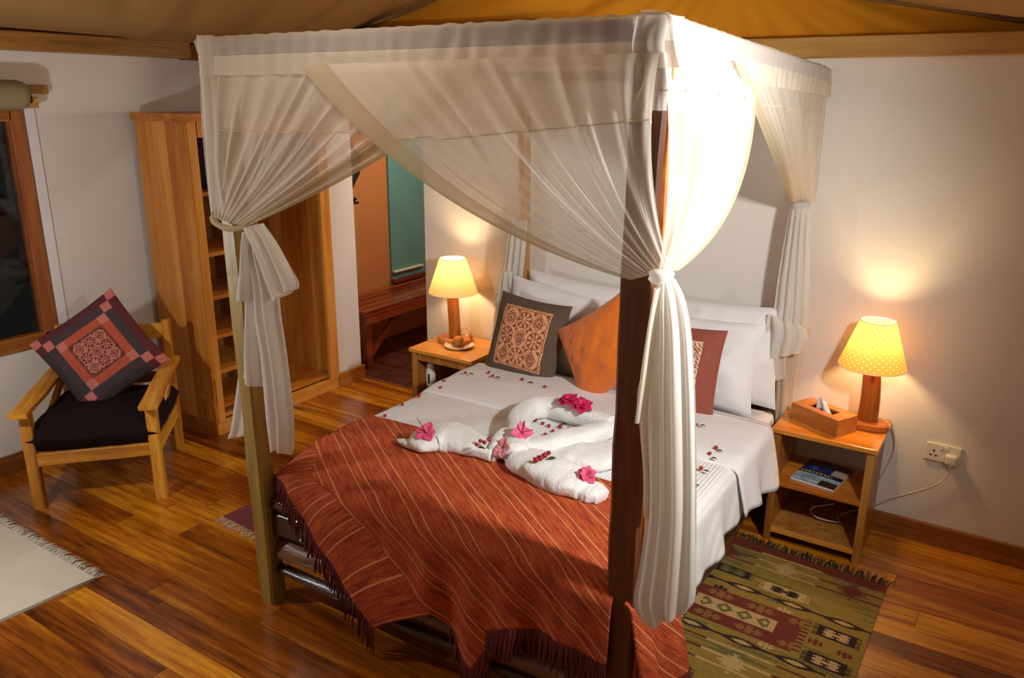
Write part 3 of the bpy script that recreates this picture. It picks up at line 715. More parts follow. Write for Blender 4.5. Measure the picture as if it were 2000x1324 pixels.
# ---------------------------------------------------------------- pillows and cushions
def cushion(name, mat, c, right, up, w, h, T, lab, cat, group=None, colf=None, n=26, backmat=None, pinch=0.07, seed=0, soft=2.2, parent=None, wr=0.012):
    c = Vector(c); R = Vector(right).normalized(); U = Vector(up); U = (U - R * U.dot(R)).normalized(); Nn = R.cross(U)
    def side(sg):
        def fn(a, b):
            x = a * 2 - 1; y = b * 2 - 1
            k = (1 - abs(x) ** soft) * (1 - abs(y) ** soft); k = max(0, k) ** 0.5
            px = x * (1 - pinch * (1 - y * y) * abs(x) ** 2); py = y * (1 - pinch * (1 - x * x) * abs(y) ** 2)
            e = wr * nz(x * 3 + seed, y * 3, sg) * k + wr * 0.5 * nz(x * 8 + seed, y * 8, sg * 2) * k
            return c + R * (px * w / 2) + U * (py * h / 2) + Nn * (sg * (T / 2 * k + e))
        return fn
    mb = MB(); mb.grid(side(1), n, n, colf=colf)
    f2 = side(-1); mb.grid(lambda a, b: f2(1 - a, b), n, n, colf=(lambda a, b: colf(1 - a, b)) if colf else None)
    o = mb.build(name, mat, parent, True)
    if cat: tag(o, lab, cat, group)
    return o
cushion('pillow', M['linen'], (-1.90, 3.665, 0.84), (1, -0.02, -0.04), (0.0, .30, 1), 0.78, 0.46, 0.17, 'white pillow standing rearmost at the left, its corner poking up', 'pillow', seed=1, wr=.02)
cushion('pillow', M['linen'], (-1.97, 3.58, 0.80), (1, 0.0, -0.09), (0, .32, 1), 0.76, 0.46, 0.17, 'white pillow leaning right behind the brown embroidered cushion', 'pillow', seed=2, wr=.02)
cushion('pillow', M['linen'], (-1.21, 3.655, 0.825), (1, 0, 0.03), (0, .25, 1), 0.74, 0.48, 0.16, 'white pillow rearmost at the right, beside the gathered rear drape', 'pillow', seed=3, wr=.02)
cushion('pillow', M['linen'], (-1.26, 3.535, 0.79), (1, -0.02, 0.02), (0, .28, 1), 0.70, 0.44, 0.18, 'white pillow leaning behind the rust slub cushion', 'pillow', seed=4, wr=.02)
PK = srgb(230, 164, 120); BR = srgb(98, 78, 62); BD = srgb(132, 72, 44)
def lace(u, v, fg, bg, n=3):      # cut-work lace: rings, petals and diamonds in n x n cells
    x = u * n; y = v * n; cx = int(x); cy = int(y); x = (x - cx) * 2 - 1; y = (y - cy) * 2 - 1
    r = math.hypot(x, y); a = math.atan2(y, x)
    if (cx + cy) % 2 == 0:
        q = abs(x) + abs(y)
        on = q < .22 or (.42 < q < .60) or (.78 < q < .92) or r > 1.12
        on = not on if r < 1.35 else False
    else:
        p = abs(sin(a * 4)); on = r < .12 or (p > .62 and r < .85) or r > .95
    return fg if on else bg
def browncol(a, b):
    if .17 < a < .83 and .13 < b < .87:
        u = (a - .17) / .66; v = (b - .13) / .74
        ed = min(u, 1 - u, v, 1 - v)
        if ed < 0.055: return PK if (int(u * 26) + int(v * 26)) % 2 else (BD if ed > .02 else PK)
        return lace((u - .055) / .89, (v - .055) / .89, PK, BD)
    return BR
cushion('throw_cushion', M['attr'], (-2.085, 3.40, 0.785), (1, -.04, -.05), (-0.02, .34, 1), 0.44, 0.44, 0.15, 'brown cushion with a salmon cut-work lace square', 'cushion', colf=browncol, n=84, seed=5)
ocu = cushion('throw_cushion', M['orange'], (-1.605, 3.33, 0.835), (.80, -.03, .58), (-0.55, .30, .75), 0.47, 0.43, 0.17, 'plain orange suede cushion tipped on its corner', 'cushion', n=40, seed=6, pinch=.10)
RU = srgb(152, 80, 64)
def rustcol(a, b):
    if .20 < a < .80 and .16 < b < .84:
        u = (a - .2) / .6; v = (b - .16) / .68; ed = min(u, 1 - u, v, 1 - v)
        if ed < .06: return srgb(226, 200, 168) if (abs((u + v) * 14 % 1 - .5) * 2 > ed * 12) else RU
        return lace(u, v, srgb(226, 196, 160), srgb(150, 70, 50))
    return RU
cushion('throw_cushion', M['attr'], (-1.255, 3.385, 0.79), (1, -.04, .02), (0.0, .30, 1), 0.43, 0.42, 0.14, 'rust-red slub cushion with a cream scalloped square, behind the front post drape', 'cushion', colf=rustcol, n=70, seed=7)

# ---------------------------------------------------------------- throw over the foot of the bed
FYP = 1.835
tr = tag(empty('throw', (-1.6, 2.1, 0.6)), 'terracotta throw with thin cream stripes and fringes over the foot of the bed', 'throw')
YB = 2.465
SE = YB - (FYP + 0.04)          # length lying on the bed
def xl(s):
    pts = [(0, -2.335), (0.36, -2.345), (0.52, -2.16), (SE + .02, -1.95), (SE + 0.14, -1.76), (SE + 0.29, -1.565), (SE + 0.40, -1.42), (SE + .62, -1.36)]
    for (a, x0), (b, x1) in zip(pts, pts[1:]):
        if s <= b: return lerp(x0, x1, (s - a) / (b - a))
    return pts[-1][1]
HEM = [(0.0, SE + .385), (0.05, SE + .47), (.12, SE + .50), (.20, SE + .44), (.36, SE + .33), (.55, SE + .27), (.75, SE + .24), (1.0, SE + .24)]
def hem(u):
    for (a, x0), (b, x1) in zip(HEM, HEM[1:]):
        if u <= b: return lerp(x0, x1, (u - a) / (b - a))
    return HEM[-1][1]
def throw_pt(x, s, lift=0.022, side=0):
    r = 0.05; sl = SE - 0.02
    if s < sl: y = YB - s; z = bedtop(max(-2.3, min(x, -.82)), y) + lift
    else:
        t = s - sl; a = min(t / r, pi / 2); y = YB - sl - r * sin(a); z = bedtop(max(-2.3, min(x, -.82)), YB - sl) + lift - r * (1 - cos(a))
        e = max(0, t - r * pi / 2); z -= e; y -= 0.02 * e + (0.012 * sin(x * 19) + 0.010 * sin(x * 37 + 1)) * min(1, e / .2)
    return Vector((x, y, z + 0.003 * nz(x * 9, s * 5)))
def tmain(u, v):
    s = v * hem(u); return throw_pt(lerp(xl(s), -0.83, u), s)
def tuv(u, v):      # the throw lies slantwise: its stripes run parallel to its left edge
    s = v * hem(u); x = lerp(xl(s), -0.83, u); return ((x - 1.45 * s) / 1.76 + 3.9, (s + 1.45 * x) / 1.76)
bw(MB().grid(tmain, 150, 110, tuv), 'main_sheet', M['throw'], tr, True, 0.006)
# corner flap: the left overhang wraps round the corner, its stripes run across
Aw = [(-2.345, 2.12), ] 
A = [throw_pt(-2.34, .33, .014), throw_pt(xl(.52) + .02, .52, .014), throw_pt(xl(SE + .02) + .02, SE + .02, .014), throw_pt(xl(SE + .14) + .03, SE + .14, .010), throw_pt(xl(SE + .29) + .03, SE + .29, .008), throw_pt(xl(SE + .33) + .03, SE + .33, .006)]
Bp = [(545, 905, .60), None]
B = [Vector((-2.372, 2.10, 0.545)), Vector((-2.36, 1.94, 0.545)), ony(556, 950, 1.845), ony(603, 1030, 1.835), ony(655, 1114, 1.825), ony(727, 1226, 1.82)]
B[2].x = max(B[2].x, -2.30)
A = [A[0], (A[0] + A[1]) / 2 + Vector((0, 0, .004)), A[1], A[2], A[3], A[5]]
def flap(u, v):
    a = poly(A, v); b = poly(B, v); p = a.lerp(b, u); bul = sin(pi * u) * 0.02
    n = Vector((-0.25, -0.8, 0.5)).normalized()
    return p + n * (bul + 0.006 * sin(v * 30) * u)
bw(MB().grid(flap, 24, 70, lambda u, v: (v * 0.78, u * .22)), 'corner_flap', M['throw'], tr, True, 0.006)
# right overhang
def tright(u, v):
    y = lerp(1.845, 2.22, u); e = v * (0.40 - 0.05 * u)
    p = cover_pt(-0.80 - 0.045 + e + 0.02, y, 0, 0, 0.014, flare=0.12, seed=3); p.y -= 0.02 * v; p.x += 0.02 + 0.02 * v * sin(u * 9 + 1); return p
bw(MB().grid(tright, 40, 40, lambda u, v: ((v * .4 - 1.2 * u * .4) / 1.56 + 2, (u * .4 + 1.2 * v * .4) / 1.56)), 'right_overhang', M['throw'], tr, True, 0.006)
fr = MB(); r3 = random.Random(3)
def strand(p, ln, out):
    p = Vector(p); sw = Vector((r3.uniform(-.012, .012), r3.uniform(-.006, .004), 0))
    fr.tube([p, p + Vector(out) * .3 + Vector((0, 0, -ln * .35)) + sw * .3, p + Vector(out) * .5 + Vector((0, 0, -ln * .7)) + sw, p + Vector(out) * .5 + Vector((0, 0, -ln)) + sw * 1.6], [.0034, .0036, .0034, .0028], 5)
for i in range(120): strand(flap(1.0, (i + r3.random()) / 120), r3.uniform(.09, .125), (-.006, -.012, 0))
for i in range(150):
    u = (i + r3.random()) / 150; strand(tmain(u, 1.0), r3.uniform(.09, .125), (0, -.004, 0))
for i in range(60): strand(tright((i + r3.random()) / 60, 1.0), r3.uniform(.09, .125), (.004, 0, 0))
fo = bw(fr, 'fringe', M['fringer'], tr, True); fo['kind'] = 'stuff'

# ---------------------------------------------------------------- canopy drapes
cp = tag(empty('bed_canopy_net', (-1.6, 2.8, 2.05)), 'cream gauze net hung over the four-poster frame and tied to its posts', 'canopy')
def curtain(T0, T1, C0, C1, K0, K1, nrm, pleats, amp, seam, seed, hemw=0.07, pw=1.4, bulge=0.0, cw=1.0, bandmat='band', sheermat='sheer', nu=200, nv=54, hem=True, gather=1.0):
    T0, T1, C0, C1, K0, K1, nrm = [Vector(q) for q in (T0, T1, C0, C1, K0, K1, nrm)]
    nrm.normalize()
    def P(u, v):
        t = T0.lerp(T1, u); c = C0.lerp(C1, u ** cw); k = K0.lerp(K1, u ** 1.0)
        p = bez(t, c, k, v)
        ph = u * pleats * 2 * pi + 5.0 * nz(u * 5, v * 0.5, seed) + 1.2 * nz(u * 14, v, seed + 2) + seed
        a = amp * (0.35 + 0.65 * sin(pi * min(1, v * 1.05)) ** 0.7 * (1 - v * .4)) * (0.15 + 1.5 * abs(nz(u * 6, v * 0.9, seed + 4)))
        tang = (T1 - T0).normalized()
        return p + nrm * (a * sin(ph) + bulge * sin(pi * v) * (1 - abs(2 * u - 1) ** 2)) + tang * (a * 0.45 * cos(ph * 1.0) * (1 if .02 < u < .98 else 0))
    # parameter v at which a strand crosses the seam height
    def vs(u):
        for i in range(1, 60):
            v = i / 60
            if bez(T0.lerp(T1, u), C0.lerp(C1, u ** cw), K0.lerp(K1, u), v).z <= seam(u): return v
        return 0.98
    cache = {}
    def V(u):
        k = round(u * nu)
        if k not in cache: cache[k] = vs(u)
        return cache[k]
    h = hemw if hem else 0.0
    def sc(x): return h + (1 - h) * x
    bw(MB().grid(lambda u, v: P(sc(u), v * V(sc(u))), nu, 14), 'top_band', M[bandmat], cp, True)
    bw(MB().grid(lambda u, v: P(sc(u), V(sc(u)) + (1 - V(sc(u))) * v), nu, nv), 'net_drape', M[sheermat], cp, True)
    bw(MB().tube([P(sc(i / 160), V(sc(i / 160))) + nrm * .002 for i in range(161)], 0.0022, 5), 'seam', M['band'], cp, True)
    if hem:
        bw(MB().grid(lambda u, v: P(u * h, v) + nrm * (0.012 * sin(u * pi) * sin(pi * min(1, v * 1.0))), 16, nv + 14), 'rolled_hem', M['sheer2'], cp, True)
    return P
ZT = 2.085
seamF = lambda u: 1.955 - 0.065 * (1 - u)     # front band is lower at the left
# front, right-hand drape (sweeps to the front right post)
curtain((-1.93, 1.80, ZT), (-0.775, 1.835, 2.10), (-1.42, 1.775, 1.655), (-0.80, 1.81, 1.85), (-0.80, 1.79, 1.565), (-0.70, 1.80, 1.60), (0, -1, 0.1), 12, 0.015, lambda u: 1.875 + 0.075 * u, 1, hemw=0.10, cw=0.9)
# front, left-hand drape (sweeps to the front left post)
curtain((-1.18, 1.848, ZT), (-2.44, 1.83, 2.08), (-1.475, 1.84, 1.855), (-2.46, 1.82, 1.85), (-2.235, 1.795, 1.565), (-2.435, 1.81, 1.575), (0, -1, 0.1), 12, 0.014, lambda u: 1.895 - 0.01 * u, 2, hemw=0.13, cw=0.85)
# right side, front drape
def RX_(y): return -0.745 - 0.035 * (y - 1.8)
curtain((RX_(2.62), 2.62, 2.09), (-0.765, 1.835, 2.10), (-0.70, 2.36, 1.66), (-0.72, 1.84, 1.85), (-0.70, 1.86, 1.59), (-0.73, 1.80, 1.59), (1, 0, 0.1), 12, 0.020, lambda u: 2.0 + 0.02 * u, 3, hemw=0.05, bulge=0.05, bandmat='band', sheermat='band')
# right side, rear drape
curtain((RX_(2.30) + .015, 2.30, 2.10), (-0.83, 3.80, 2.05), (RX_(2.9), 2.95, 1.80), (-0.82, 3.78, 1.8), (-0.885, 3.70, 1.545), (-0.80, 3.745, 1.55), (1, 0, 0.1), 13, 0.018, lambda u: 1.985 - 0.04 * u, 4, hemw=0.06, cw=0.9, sheermat='band')
# left side drapes
curtain((-2.44, 2.65, ZT), (-2.44, 1.84, 2.09), (-2.43, 2.4, 1.72), (-2.44, 1.84, 1.85), (-2.40, 1.92, 1.57), (-2.44, 1.86, 1.57), (-1, 0, 0.1), 10, 0.016, lambda u: 1.93, 5, hemw=0.08)
curtain((-2.40, 2.9, ZT), (-2.39, 3.80, 2.05), (-2.40, 3.35, 1.86), (-2.38, 3.78, 1.8), (-2.39, 3.73, 1.36), (-2.33, 3.75, 1.36), (-1, 0, 0.1), 9, 0.014, lambda u: 1.93, 6, hemw=0.08)
# gathered sleeve over the rails
def sleeve(A_, B_, nrm, plts, seed, h0=0.005, h1=0.125):
    A_ = Vector(A_); B_ = Vector(B_); nrm = Vector(nrm)
    Ln = (B_ - A_).length
    def f(u, v):
        p = A_.lerp(B_, u); sl = 0.06 * (v - .5)
        ph = (u + sl * .9) * plts * 2 * pi + 7 * nz(u * 6, v * .4, seed)
        a = -0.035 + 0.075 * min(1, v * 3.2)     # runs over the rail, then down its face
        am = .2 + 1.4 * abs(nz(u * 7, 3, seed)); zz = h0 - h1 * max(0, v - .22) / .78 + 0.003 * sin(ph) * am * (v < .3)
        return p + nrm * (a + 0.007 * am * sin(ph) * v) + Vector((0, 0, zz)) + (B_ - A_).normalized() * (sl)
    bw(MB().grid(f, int(plts * 9), 16), 'rail_sleeve', M['sheer'], cp, True)
    lw = MB().grid(lambda u, v: f(u, .62 + .38 * v) + nrm * .003, int(plts * 9), 5)
    bw(lw, 'gathered_strip', M['band'], cp, True)
sleeve((-2.44, 1.862, 2.178), (-0.76, 1.892, 2.186), (0, -1, 0), 22, 1)
sleeve((-0.795, 1.86, 2.186), (-0.845, 3.80, 2.13), (1, 0, 0), 24, 2)
sleeve((-2.40, 3.80, 2.13), (-2.41, 1.86, 2.178), (-1, 0, 0), 20, 3)
# cloth wrapping the two front corners
def wrap(cx, cy, w, z0, z1, seed, a0, a1, fl=0.0):
    def f(u, v):
        a = lerp(a0, a1, u); z = lerp(z1, z0, v)
        r = w * (1 + 0.18 * sin(a * 6 + 3 * nz(v * 2, seed) + v * 1.2) * (.3 + .7 * v)) * (0.92 + fl * v)
        return Vector((cx + r * cos(a), cy + r * sin(a), z))
    bw(MB().grid(f, 60, 26), 'corner_wrap', M['sheer'], cp, True)
wrap(-2.395, 1.872, 0.068, 1.60, 2.185, 2, pi * .75, pi * 1.75, 0.0)
wrap(-0.81, 1.895, 0.064, 1.97, 2.182, 5, pi * 1.15, pi * 2.1, 0.10)
wrap(-0.862, 3.77, 0.055, 1.56, 2.12, 6, -pi * .6, pi * .4)
# knots and hanging tails
def knot(c, rx, rz, nm='knot'):
    c = Vector(c); mb = MB(); pts = []
    for i in range(25):
        a = 2 * pi * i / 24; pts.append(c + Vector((rx * cos(a), rx * .9 * sin(a), rz * .35 * sin(a * 2))))
    mb.lathe(c, [(0.001, rz * 1.6), (rx * .55, rz * 1.3), (rx * .8, rz * .7), (rx * .72, 0), (rx * .8, -rz * .7), (rx * .6, -rz * 1.4), (0.001, -rz * 1.6)], 20)
    bw(mb, nm, M['tail'], cp, True)
knot((-0.722, 1.80, 1.583), 0.040, 0.012)
bw(MB().tube([poly([(-2.445, 1.87, 1.60), (-2.44, 1.815, 1.575), (-2.36, 1.795, 1.553), (-2.27, 1.79, 1.556), (-2.225, 1.80, 1.575)], i / 20) for i in range(21)], [.004 + .007 * sin(pi * i / 20) for i in range(21)], 12, wob=.4), 'knot', M['sheer2'], cp, True)
knot((-0.85, 3.715, 1.54), 0.055, 0.014)
def tail(nm, rows, y, ydep, pl, seed, mat='tail', nv=60, nu=44, rag=0.0, both=True):
    # rows: (left x, z_left, right x, z_right) from top to bottom, cloth folded in pleats
    Lp = [(r[0], 0, r[1]) for r in rows]; Rp = [(r[2], 0, r[3]) for r in rows]
    def mk(ph0, off):
        def f(u, v):
            a = poly(Lp, v); b = poly(Rp, v); p = a.lerp(b, u); wv = min(1.0, v * 6)
            ph = u * pl * 2 * pi + ph0 + 1.5 * nz(u * 3, v * 1.5, seed)
            yy = y + off * sin(pi * u) + ydep * (0.3 + .7 * wv) * sin(ph)
            p.x += 0.3 * ydep * cos(ph) * (1 if 0.03 < u < .97 else 0)
            if rag and v > .9: p.z += rag * nz(u * 5, seed) * (v - .9) * 10
            return Vector((p.x, yy, p.z))
        return f
    mb = MB().grid(mk(0, -0.03), nu, nv)
    if both: mb.grid(mk(2.1, 0.03), nu, nv)
    return bw(mb, nm, M[mat], cp, True)
def px_rows(rows, y):     # rows given as picture positions on the plane at depth y
    out = []
    for (a, b, c, d) in rows:
        p = ony(a, b, y); q = ony(c, d, y); out.append((p.x, p.z, q.x, q.z))
    return out
YT = 1.80
tail('hanging_tail', px_rows([(1290, 548, 1318, 548), (1278, 590, 1336, 586), (1270, 650, 1348, 650), (1262, 760, 1355, 760), (1262, 900, 1358, 900), (1262, 1000, 1358, 1000), (1250, 1100, 1358, 1080), (1238, 1180, 1357, 1165), (1262, 1224, 1345, 1190)], YT), YT, 0.010, 4, 1, rag=.03)
tail('inner_tail', px_rows([(1288, 552, 1300, 552), (1268, 640, 1305, 640), (1258, 720, 1310, 720), (1246, 770, 1315, 790), (1250, 850, 1306, 868), (1256, 930, 1306, 935), (1258, 1000, 1300, 1010)], YT + .03), YT + .03, 0.012, 3, 2, 'band')
tail('short_tail', px_rows([(1284, 560, 1296, 560), (1268, 640, 1284, 650), (1256, 715, 1276, 720), (1243, 815, 1262, 822)], YT - .02), YT - .02, 0.006, 1.5, 3, 'band', 20, 14, both=False)
YL = 1.785
tail('hanging_tail', px_rows([(484, 450, 510, 446), (490, 500, 525, 500), (498, 560, 540, 560), (500, 620, 548, 620), (512, 700, 560, 700), (518, 780, 570, 780), (522, 830, 575, 830), (530, 868, 572, 886)], YL), YL, 0.010, 2.5, 4, rag=.02)
tail('bow_loop', px_rows([(478, 446, 512, 436), (492, 480, 540, 480), (510, 530, 560, 515), (520, 560, 578, 548), (531, 588, 580, 562)], YL - .03), YL - .03, 0.010, 2, 5, 'tail', 26, 20)
tail('bow_loop', px_rows([(478, 452, 500, 452), (472, 500, 500, 500), (468, 540, 502, 545), (464, 582, 500, 588)], YL - .015), YL - .015, 0.008, 1.5, 6, 'tail', 22, 16)
tail('short_tail', px_rows([(488, 560, 505, 560), (484, 620, 508, 620), (480, 690, 510, 690), (478, 738, 516, 756)], YL + .01), YL + .01, 0.008, 1.5, 7, 'tail', 22, 16)
tail('side_tail', px_rows([(478, 600, 500, 600), (474, 700, 496, 700), (462, 780, 492, 780), (452, 835, 486, 840), (446, 852, 482, 850)], 1.98), 1.98, 0.008, 2, 14, 'tail', 22, 26)
# rear tails
YR = 3.70
tail('hanging_tail', px_rows([(1543, 408, 1584, 408), (1532, 470, 1582, 470), (1520, 540, 1582, 540), (1512, 600, 1582, 600), (1504, 645, 1578, 650)], YR), YR, 0.010, 4, 8, 'tail')
tail('hanging_tail', px_rows([(1508, 640, 1582, 640), (1500, 680, 1570, 690), (1510, 760, 1556, 760), (1506, 860, 1540, 850)], YR + .03), YR + .03, 0.012, 3, 9, 'band')
tail('ruffle', px_rows([(1500, 612, 1572, 640), (1497, 650, 1578, 662), (1493, 698, 1566, 688)], YR - .05), YR - .05, 0.014, 3, 10, 'tail', 16, 30)
tail('ruffle', px_rows([(1500, 680, 1545, 680), (1488, 705, 1535, 700), (1482, 742, 1534, 738)], YR - .03), YR - .03, 0.012, 2.5, 11, 'tail', 16, 26)
tail('hanging_tail', px_rows([(992, 430, 1030, 430), (985, 500, 1024, 500), (975, 560, 1018, 560), (966, 610, 1010, 610), (957, 655, 1000, 660)], 3.72), 3.72, 0.012, 4, 12, 'tail')
tail('ruffle', px_rows([(980, 530, 1000, 530), (972, 560, 1002, 560), (965, 600, 1004, 590)], 3.66), 3.66, 0.012, 3, 13, 'tail', 16, 24)

# ---------------------------------------------------------------- towels folded into a heart
def towel(nm, segs, lab, cat='towel', k=22):
    root = tag(empty(nm, (segs[0][1][0][0], segs[0][1][0][1], 0.61)), lab, cat)
    for (pn, path, rad, flat) in segs:
        n = 46; pts = [poly(path, i / n) for i in range(n + 1)]
        rr = []
        for i in range(n + 1):
            t = i / n * (len(rad) - 1); j = min(int(t), len(rad) - 2); rr.append(lerp(rad[j], rad[j + 1], t - j))
        vs = []; fs = []
        for i, p in enumerate(pts):
            d = (pts[min(i + 1, n)] - pts[max(i - 1, 0)]); d.z = 0
            d.normalize(); sd = Vector((-d.y, d.x, 0))
            for j in range(k):
                a = 2 * pi * j / k; R = rr[i] * (1 + 0.10 * nz(i * .17, cos(a) * 1.4, sin(a) * 1.4 + len(vs) * 0))
                R *= 1 + 0.05 * sin(a * 2 + i * .25) + 0.05 * nz(i * .5, cos(a) * 2, sin(a) * 2)
                ca_, sa_ = cos(a), sin(a); q_ = (abs(ca_) ** 2.7 + abs(sa_) ** 2.7) ** (-1 / 2.7); vs.append(p + sd * ca_ * q_ * R + Vector((0, 0, 1)) * sa_ * q_ * R * flat)
        for i in range(n):
            for j in range(k): fs.append((i * k + j, i * k + (j + 1) % k, (i + 1) * k + (j + 1) % k, (i + 1) * k + j))
        fs.append(tuple(range(k))[::-1]); fs.append(tuple(n * k + j for j in range(k)))
        bw(MB().add(vs, fs), pn, M['terry'], root, True)
    return root
def Q(z, *ps): return [tuple(onz(a, b, z)) for a, b in ps]
ZB = 0.66
towel('folded_towel', [
    ('body', Q(ZB, (812, 874), (840, 860), (880, 858), (930, 870), (972, 886)), [.030, .078, .084, .074, .066, .05], .50),
    ('tail_fold', Q(ZB - .01, (776, 858), (800, 866), (832, 868), (850, 866)), [.006, .03, .046, .03], .5),
    ('wing_fold', Q(ZB + .012, (855, 838), (880, 838), (915, 852), (945, 864)), [.02, .045, .04, .02], .6),
    ('head_coil', Q(ZB + .02, (972, 880), (976, 856), (990, 848), (1002, 862), (1003, 884)), [.034, .026, .024, .030, .036], 1.0)],
    'white towel rolled as a swan whose body stretches left across the striped throw')
towel('folded_towel', [
    ('body', Q(ZB, (1008, 892), (1050, 910), (1090, 930), (1120, 946), (1142, 958)), [.060, .088, .094, .084, .070, .05], .50),
    ('tail_fold', Q(ZB - .008, (1110, 944), (1140, 956), (1162, 964), (1176, 970)), [.04, .052, .054, .040], .55),
    ('neck', Q(ZB + .01, (1010, 890), (1012, 850), (1016, 815), (1040, 798), (1075, 796), (1110, 806), (1150, 818), (1195, 832)), [.052, .050, .050, .048, .046, .046, .044, .040], .95),
    ('lower_curve', Q(ZB, (1020, 878), (1060, 872), (1105, 862), (1150, 850), (1200, 832)), [.040, .048, .050, .050, .045], .85),
    ('back_fold', Q(ZB - .02, (1060, 886), (1110, 890), (1150, 892), (1200, 888)), [.05, .085, .10, .10], .35)],
    'white towel rolled as a swan with its neck bent into a heart around red buds')
# blossoms
def blossom(c, r, mat, n=5, tilt=(0, 0, 1), lab='', seed=0, lay=2, stam=False, group=None, nm='blossom'):
    root = tag(empty(nm, c), lab, 'flower', group); rr = random.Random(seed)
    T = Vector(tilt).normalized(); Qt = T.to_track_quat('Z', 'Y')
    for l in range(lay):
        for i in range(n):
            a = 2 * pi * (i + .5 * l) / n + rr.uniform(-.2, .2); ln = r * (1 - .3 * l) * rr.uniform(.85, 1.1); wd_ = ln * .42
            mb = MB()
            def f(u, v, a=a, ln=ln, wd_=wd_, l=l):
                x = (u - .5) * 2 * wd_ * sin(pi * min(.97, v * .85 + .12)); y = ln * v; z = ln * (.15 + .35 * l) * sin(v * 1.9) + .3 * x * x / max(wd_, 1e-4) + .004 * l + .002 * nz(u * 5, v * 5, a)
                q = Vector((x * cos(a) - y * sin(a), x * sin(a) + y * cos(a), z)); return Qt @ q
            mb.grid(f, 6, 7); mb.build('petal', M[mat], root, True, 0.0012)
    if stam:
        for i in range(3):
            a = rr.uniform(0, 6); MB().tube([(0, 0, 0), Qt @ Vector((cos(a) * r * .3, sin(a) * r * .3, r * .8)), Qt @ Vector((cos(a) * r * .7, sin(a) * r * .7, r * 1.35))], .0016, 5).build('stamen', M['dred'], root)
    else: MB().lathe((0, 0, .004), [(.0001, .006), (.004, .003), (.0045, 0)], 8).build('flower_centre', M['dred'], root)
    return root
blossom(onz(832, 846, .70), .050, 'pink', 5, (.2, -.5, 1), 'pink lily blossom with long stamens on the tail of the left towel swan', 1, 1, True)
blossom(onz(982, 876, .70), .045, 'pinkp', 5, (-.3, -.8, .6), 'pale pink blossom tucked in the coil between the two towel swans', 2, 1)
blossom(onz(1018, 845, .73), .045, 'pink', 4, (.6, -.5, .6), 'pink blossom with long stamens on the left bend of the towel heart', 3, 1, True)
blossom(onz(1146, 928, .70), .042, 'pink', 5, (.2, -.6, .8), 'pink blossom beside the rolled end of the right towel swan', 4, 2)
blossom(onz(1112, 784, .735), .050, 'magenta', 6, (-.1, -.3, 1), 'magenta double blossom on top of the towel heart, the left of the pair', 5, 3)
blossom(onz(1136, 794, .725), .050, 'magenta', 6, (.2, -.4, 1), 'magenta double blossom on top of the towel heart, the right of the pair', 6, 3)
bud0 = None; leaf0 = None
def bud(px, py, z, lab, group, dark=False, r=.0085):
    p = onz(px, py, z); root = tag(empty('flower_bud', p, rnd.uniform(0, 6)), lab, 'flower', group)
    global bud0
    if bud0 is None:
        mb = MB().lathe((0, 0, .004), [(.0001, -.005), (.005, -.004), (.008, 0), (.0075, .005), (.004, .008), (.0001, .009)], 10)
        c = mb.build('berry', M['red'], root, True); mb2 = MB()
        for i in range(5):
            a = 2 * pi * i / 5; mb2.add([(.004 * cos(a - .5), .004 * sin(a - .5), .008), (.004 * cos(a + .5), .004 * sin(a + .5), .008), (.013 * cos(a), .013 * sin(a), .012)], [(0, 1, 2)])
        s = mb2.build('sepal', M['dred'], root); bud0 = (c, s)
    else:
        for b_ in bud0:
            q = b_.copy(); col.objects.link(q); q.parent = root
    k = r / .0085 * rnd.uniform(.9, 1.15); root.scale = (k, k, k)
    return root
def leaf(px, py, z, lab, group, ln=.03, rz=None):
    p = onz(px, py, z + .003); mb = MB()
    mb.grid(lambda u, v: (ln * (v - .5), (u - .5) * ln * .5 * sin(pi * min(.98, v * .96 + .02)), .004 * sin(pi * v) + .003 * abs(u - .5)), 4, 8)
    o = mb.build('leaf', M['leaf'], None, True, .0008); o.location = p; o.rotation_euler = (0, 0, rnd.uniform(-.6, .9) if rz is None else rz); tag(o, lab, 'leaf', group); return o
def top(px, py): q = onz(px, py, .62); return bedtop(q.x, q.y) + .012
for a, b, w_ in ((909, 730, 'nearest the left nightstand'), (955, 729, 'the upper of the close pair'), (962, 736, 'the lower of the close pair'), (1020, 743, 'below the brown cushion'), (1064, 758, 'below the orange cushion')): bud(a, b, .632, 'small red bud on the folded top sheet, ' + w_, 'red buds along the folded top sheet')
for a, b, w_ in ((920, 731, 'nearest the left nightstand'), (972, 738, 'beside the close pair of buds'), (1036, 748, 'below the brown cushion')): leaf(a, b, .632, 'small green leaf on the folded top sheet, ' + w_, 'green leaves along the folded top sheet')
for a, b, w_ in ((747, 811, 'nearest the throw'), (781, 789, 'second from the throw'), (813, 773, 'middle one of the row'), (855, 756, 'second from the nightstand'), (862, 744, 'nearest the nightstand')): bud(a + 5, b + 3, .612, 'small red bud at the left edge of the coverlet, ' + w_, 'red buds along the left bed edge', r=.009)
for a, b, w_ in ((1046, 823, 'outer left tip'), (1060, 829, 'middle of the left arm'), (1072, 834, 'inner end of the left arm'), (1106, 821, 'top tip'), (1094, 836, 'orange-centred one at the crossing'), (1080, 844, 'middle of the lower arm'), (1065, 851, 'bottom tip'), (1111, 839, 'inner end of the right arm'), (1123, 843, 'outer right tip')): bud(a, b, .625, 'small red bud of the cross inside the towel heart, ' + w_, 'red buds inside the towel heart', r=.009)
leaf(1101, 829, .625, 'green leaf at the centre of the bud cross inside the towel heart', None, .03, 1.0)
for a, b, w_ in ((931, 871, 'leftmost'), (938, 864, 'second from the left'), (946, 867, 'third from the left'), (955, 861, 'rightmost')): bud(a, b, .705, 'dark bud in the cluster on the left towel swan, ' + w_, 'buds on the left towel swan', r=.009)
leaf(940, 876, .70, 'green leaf under the buds on the left towel swan', None, .035)
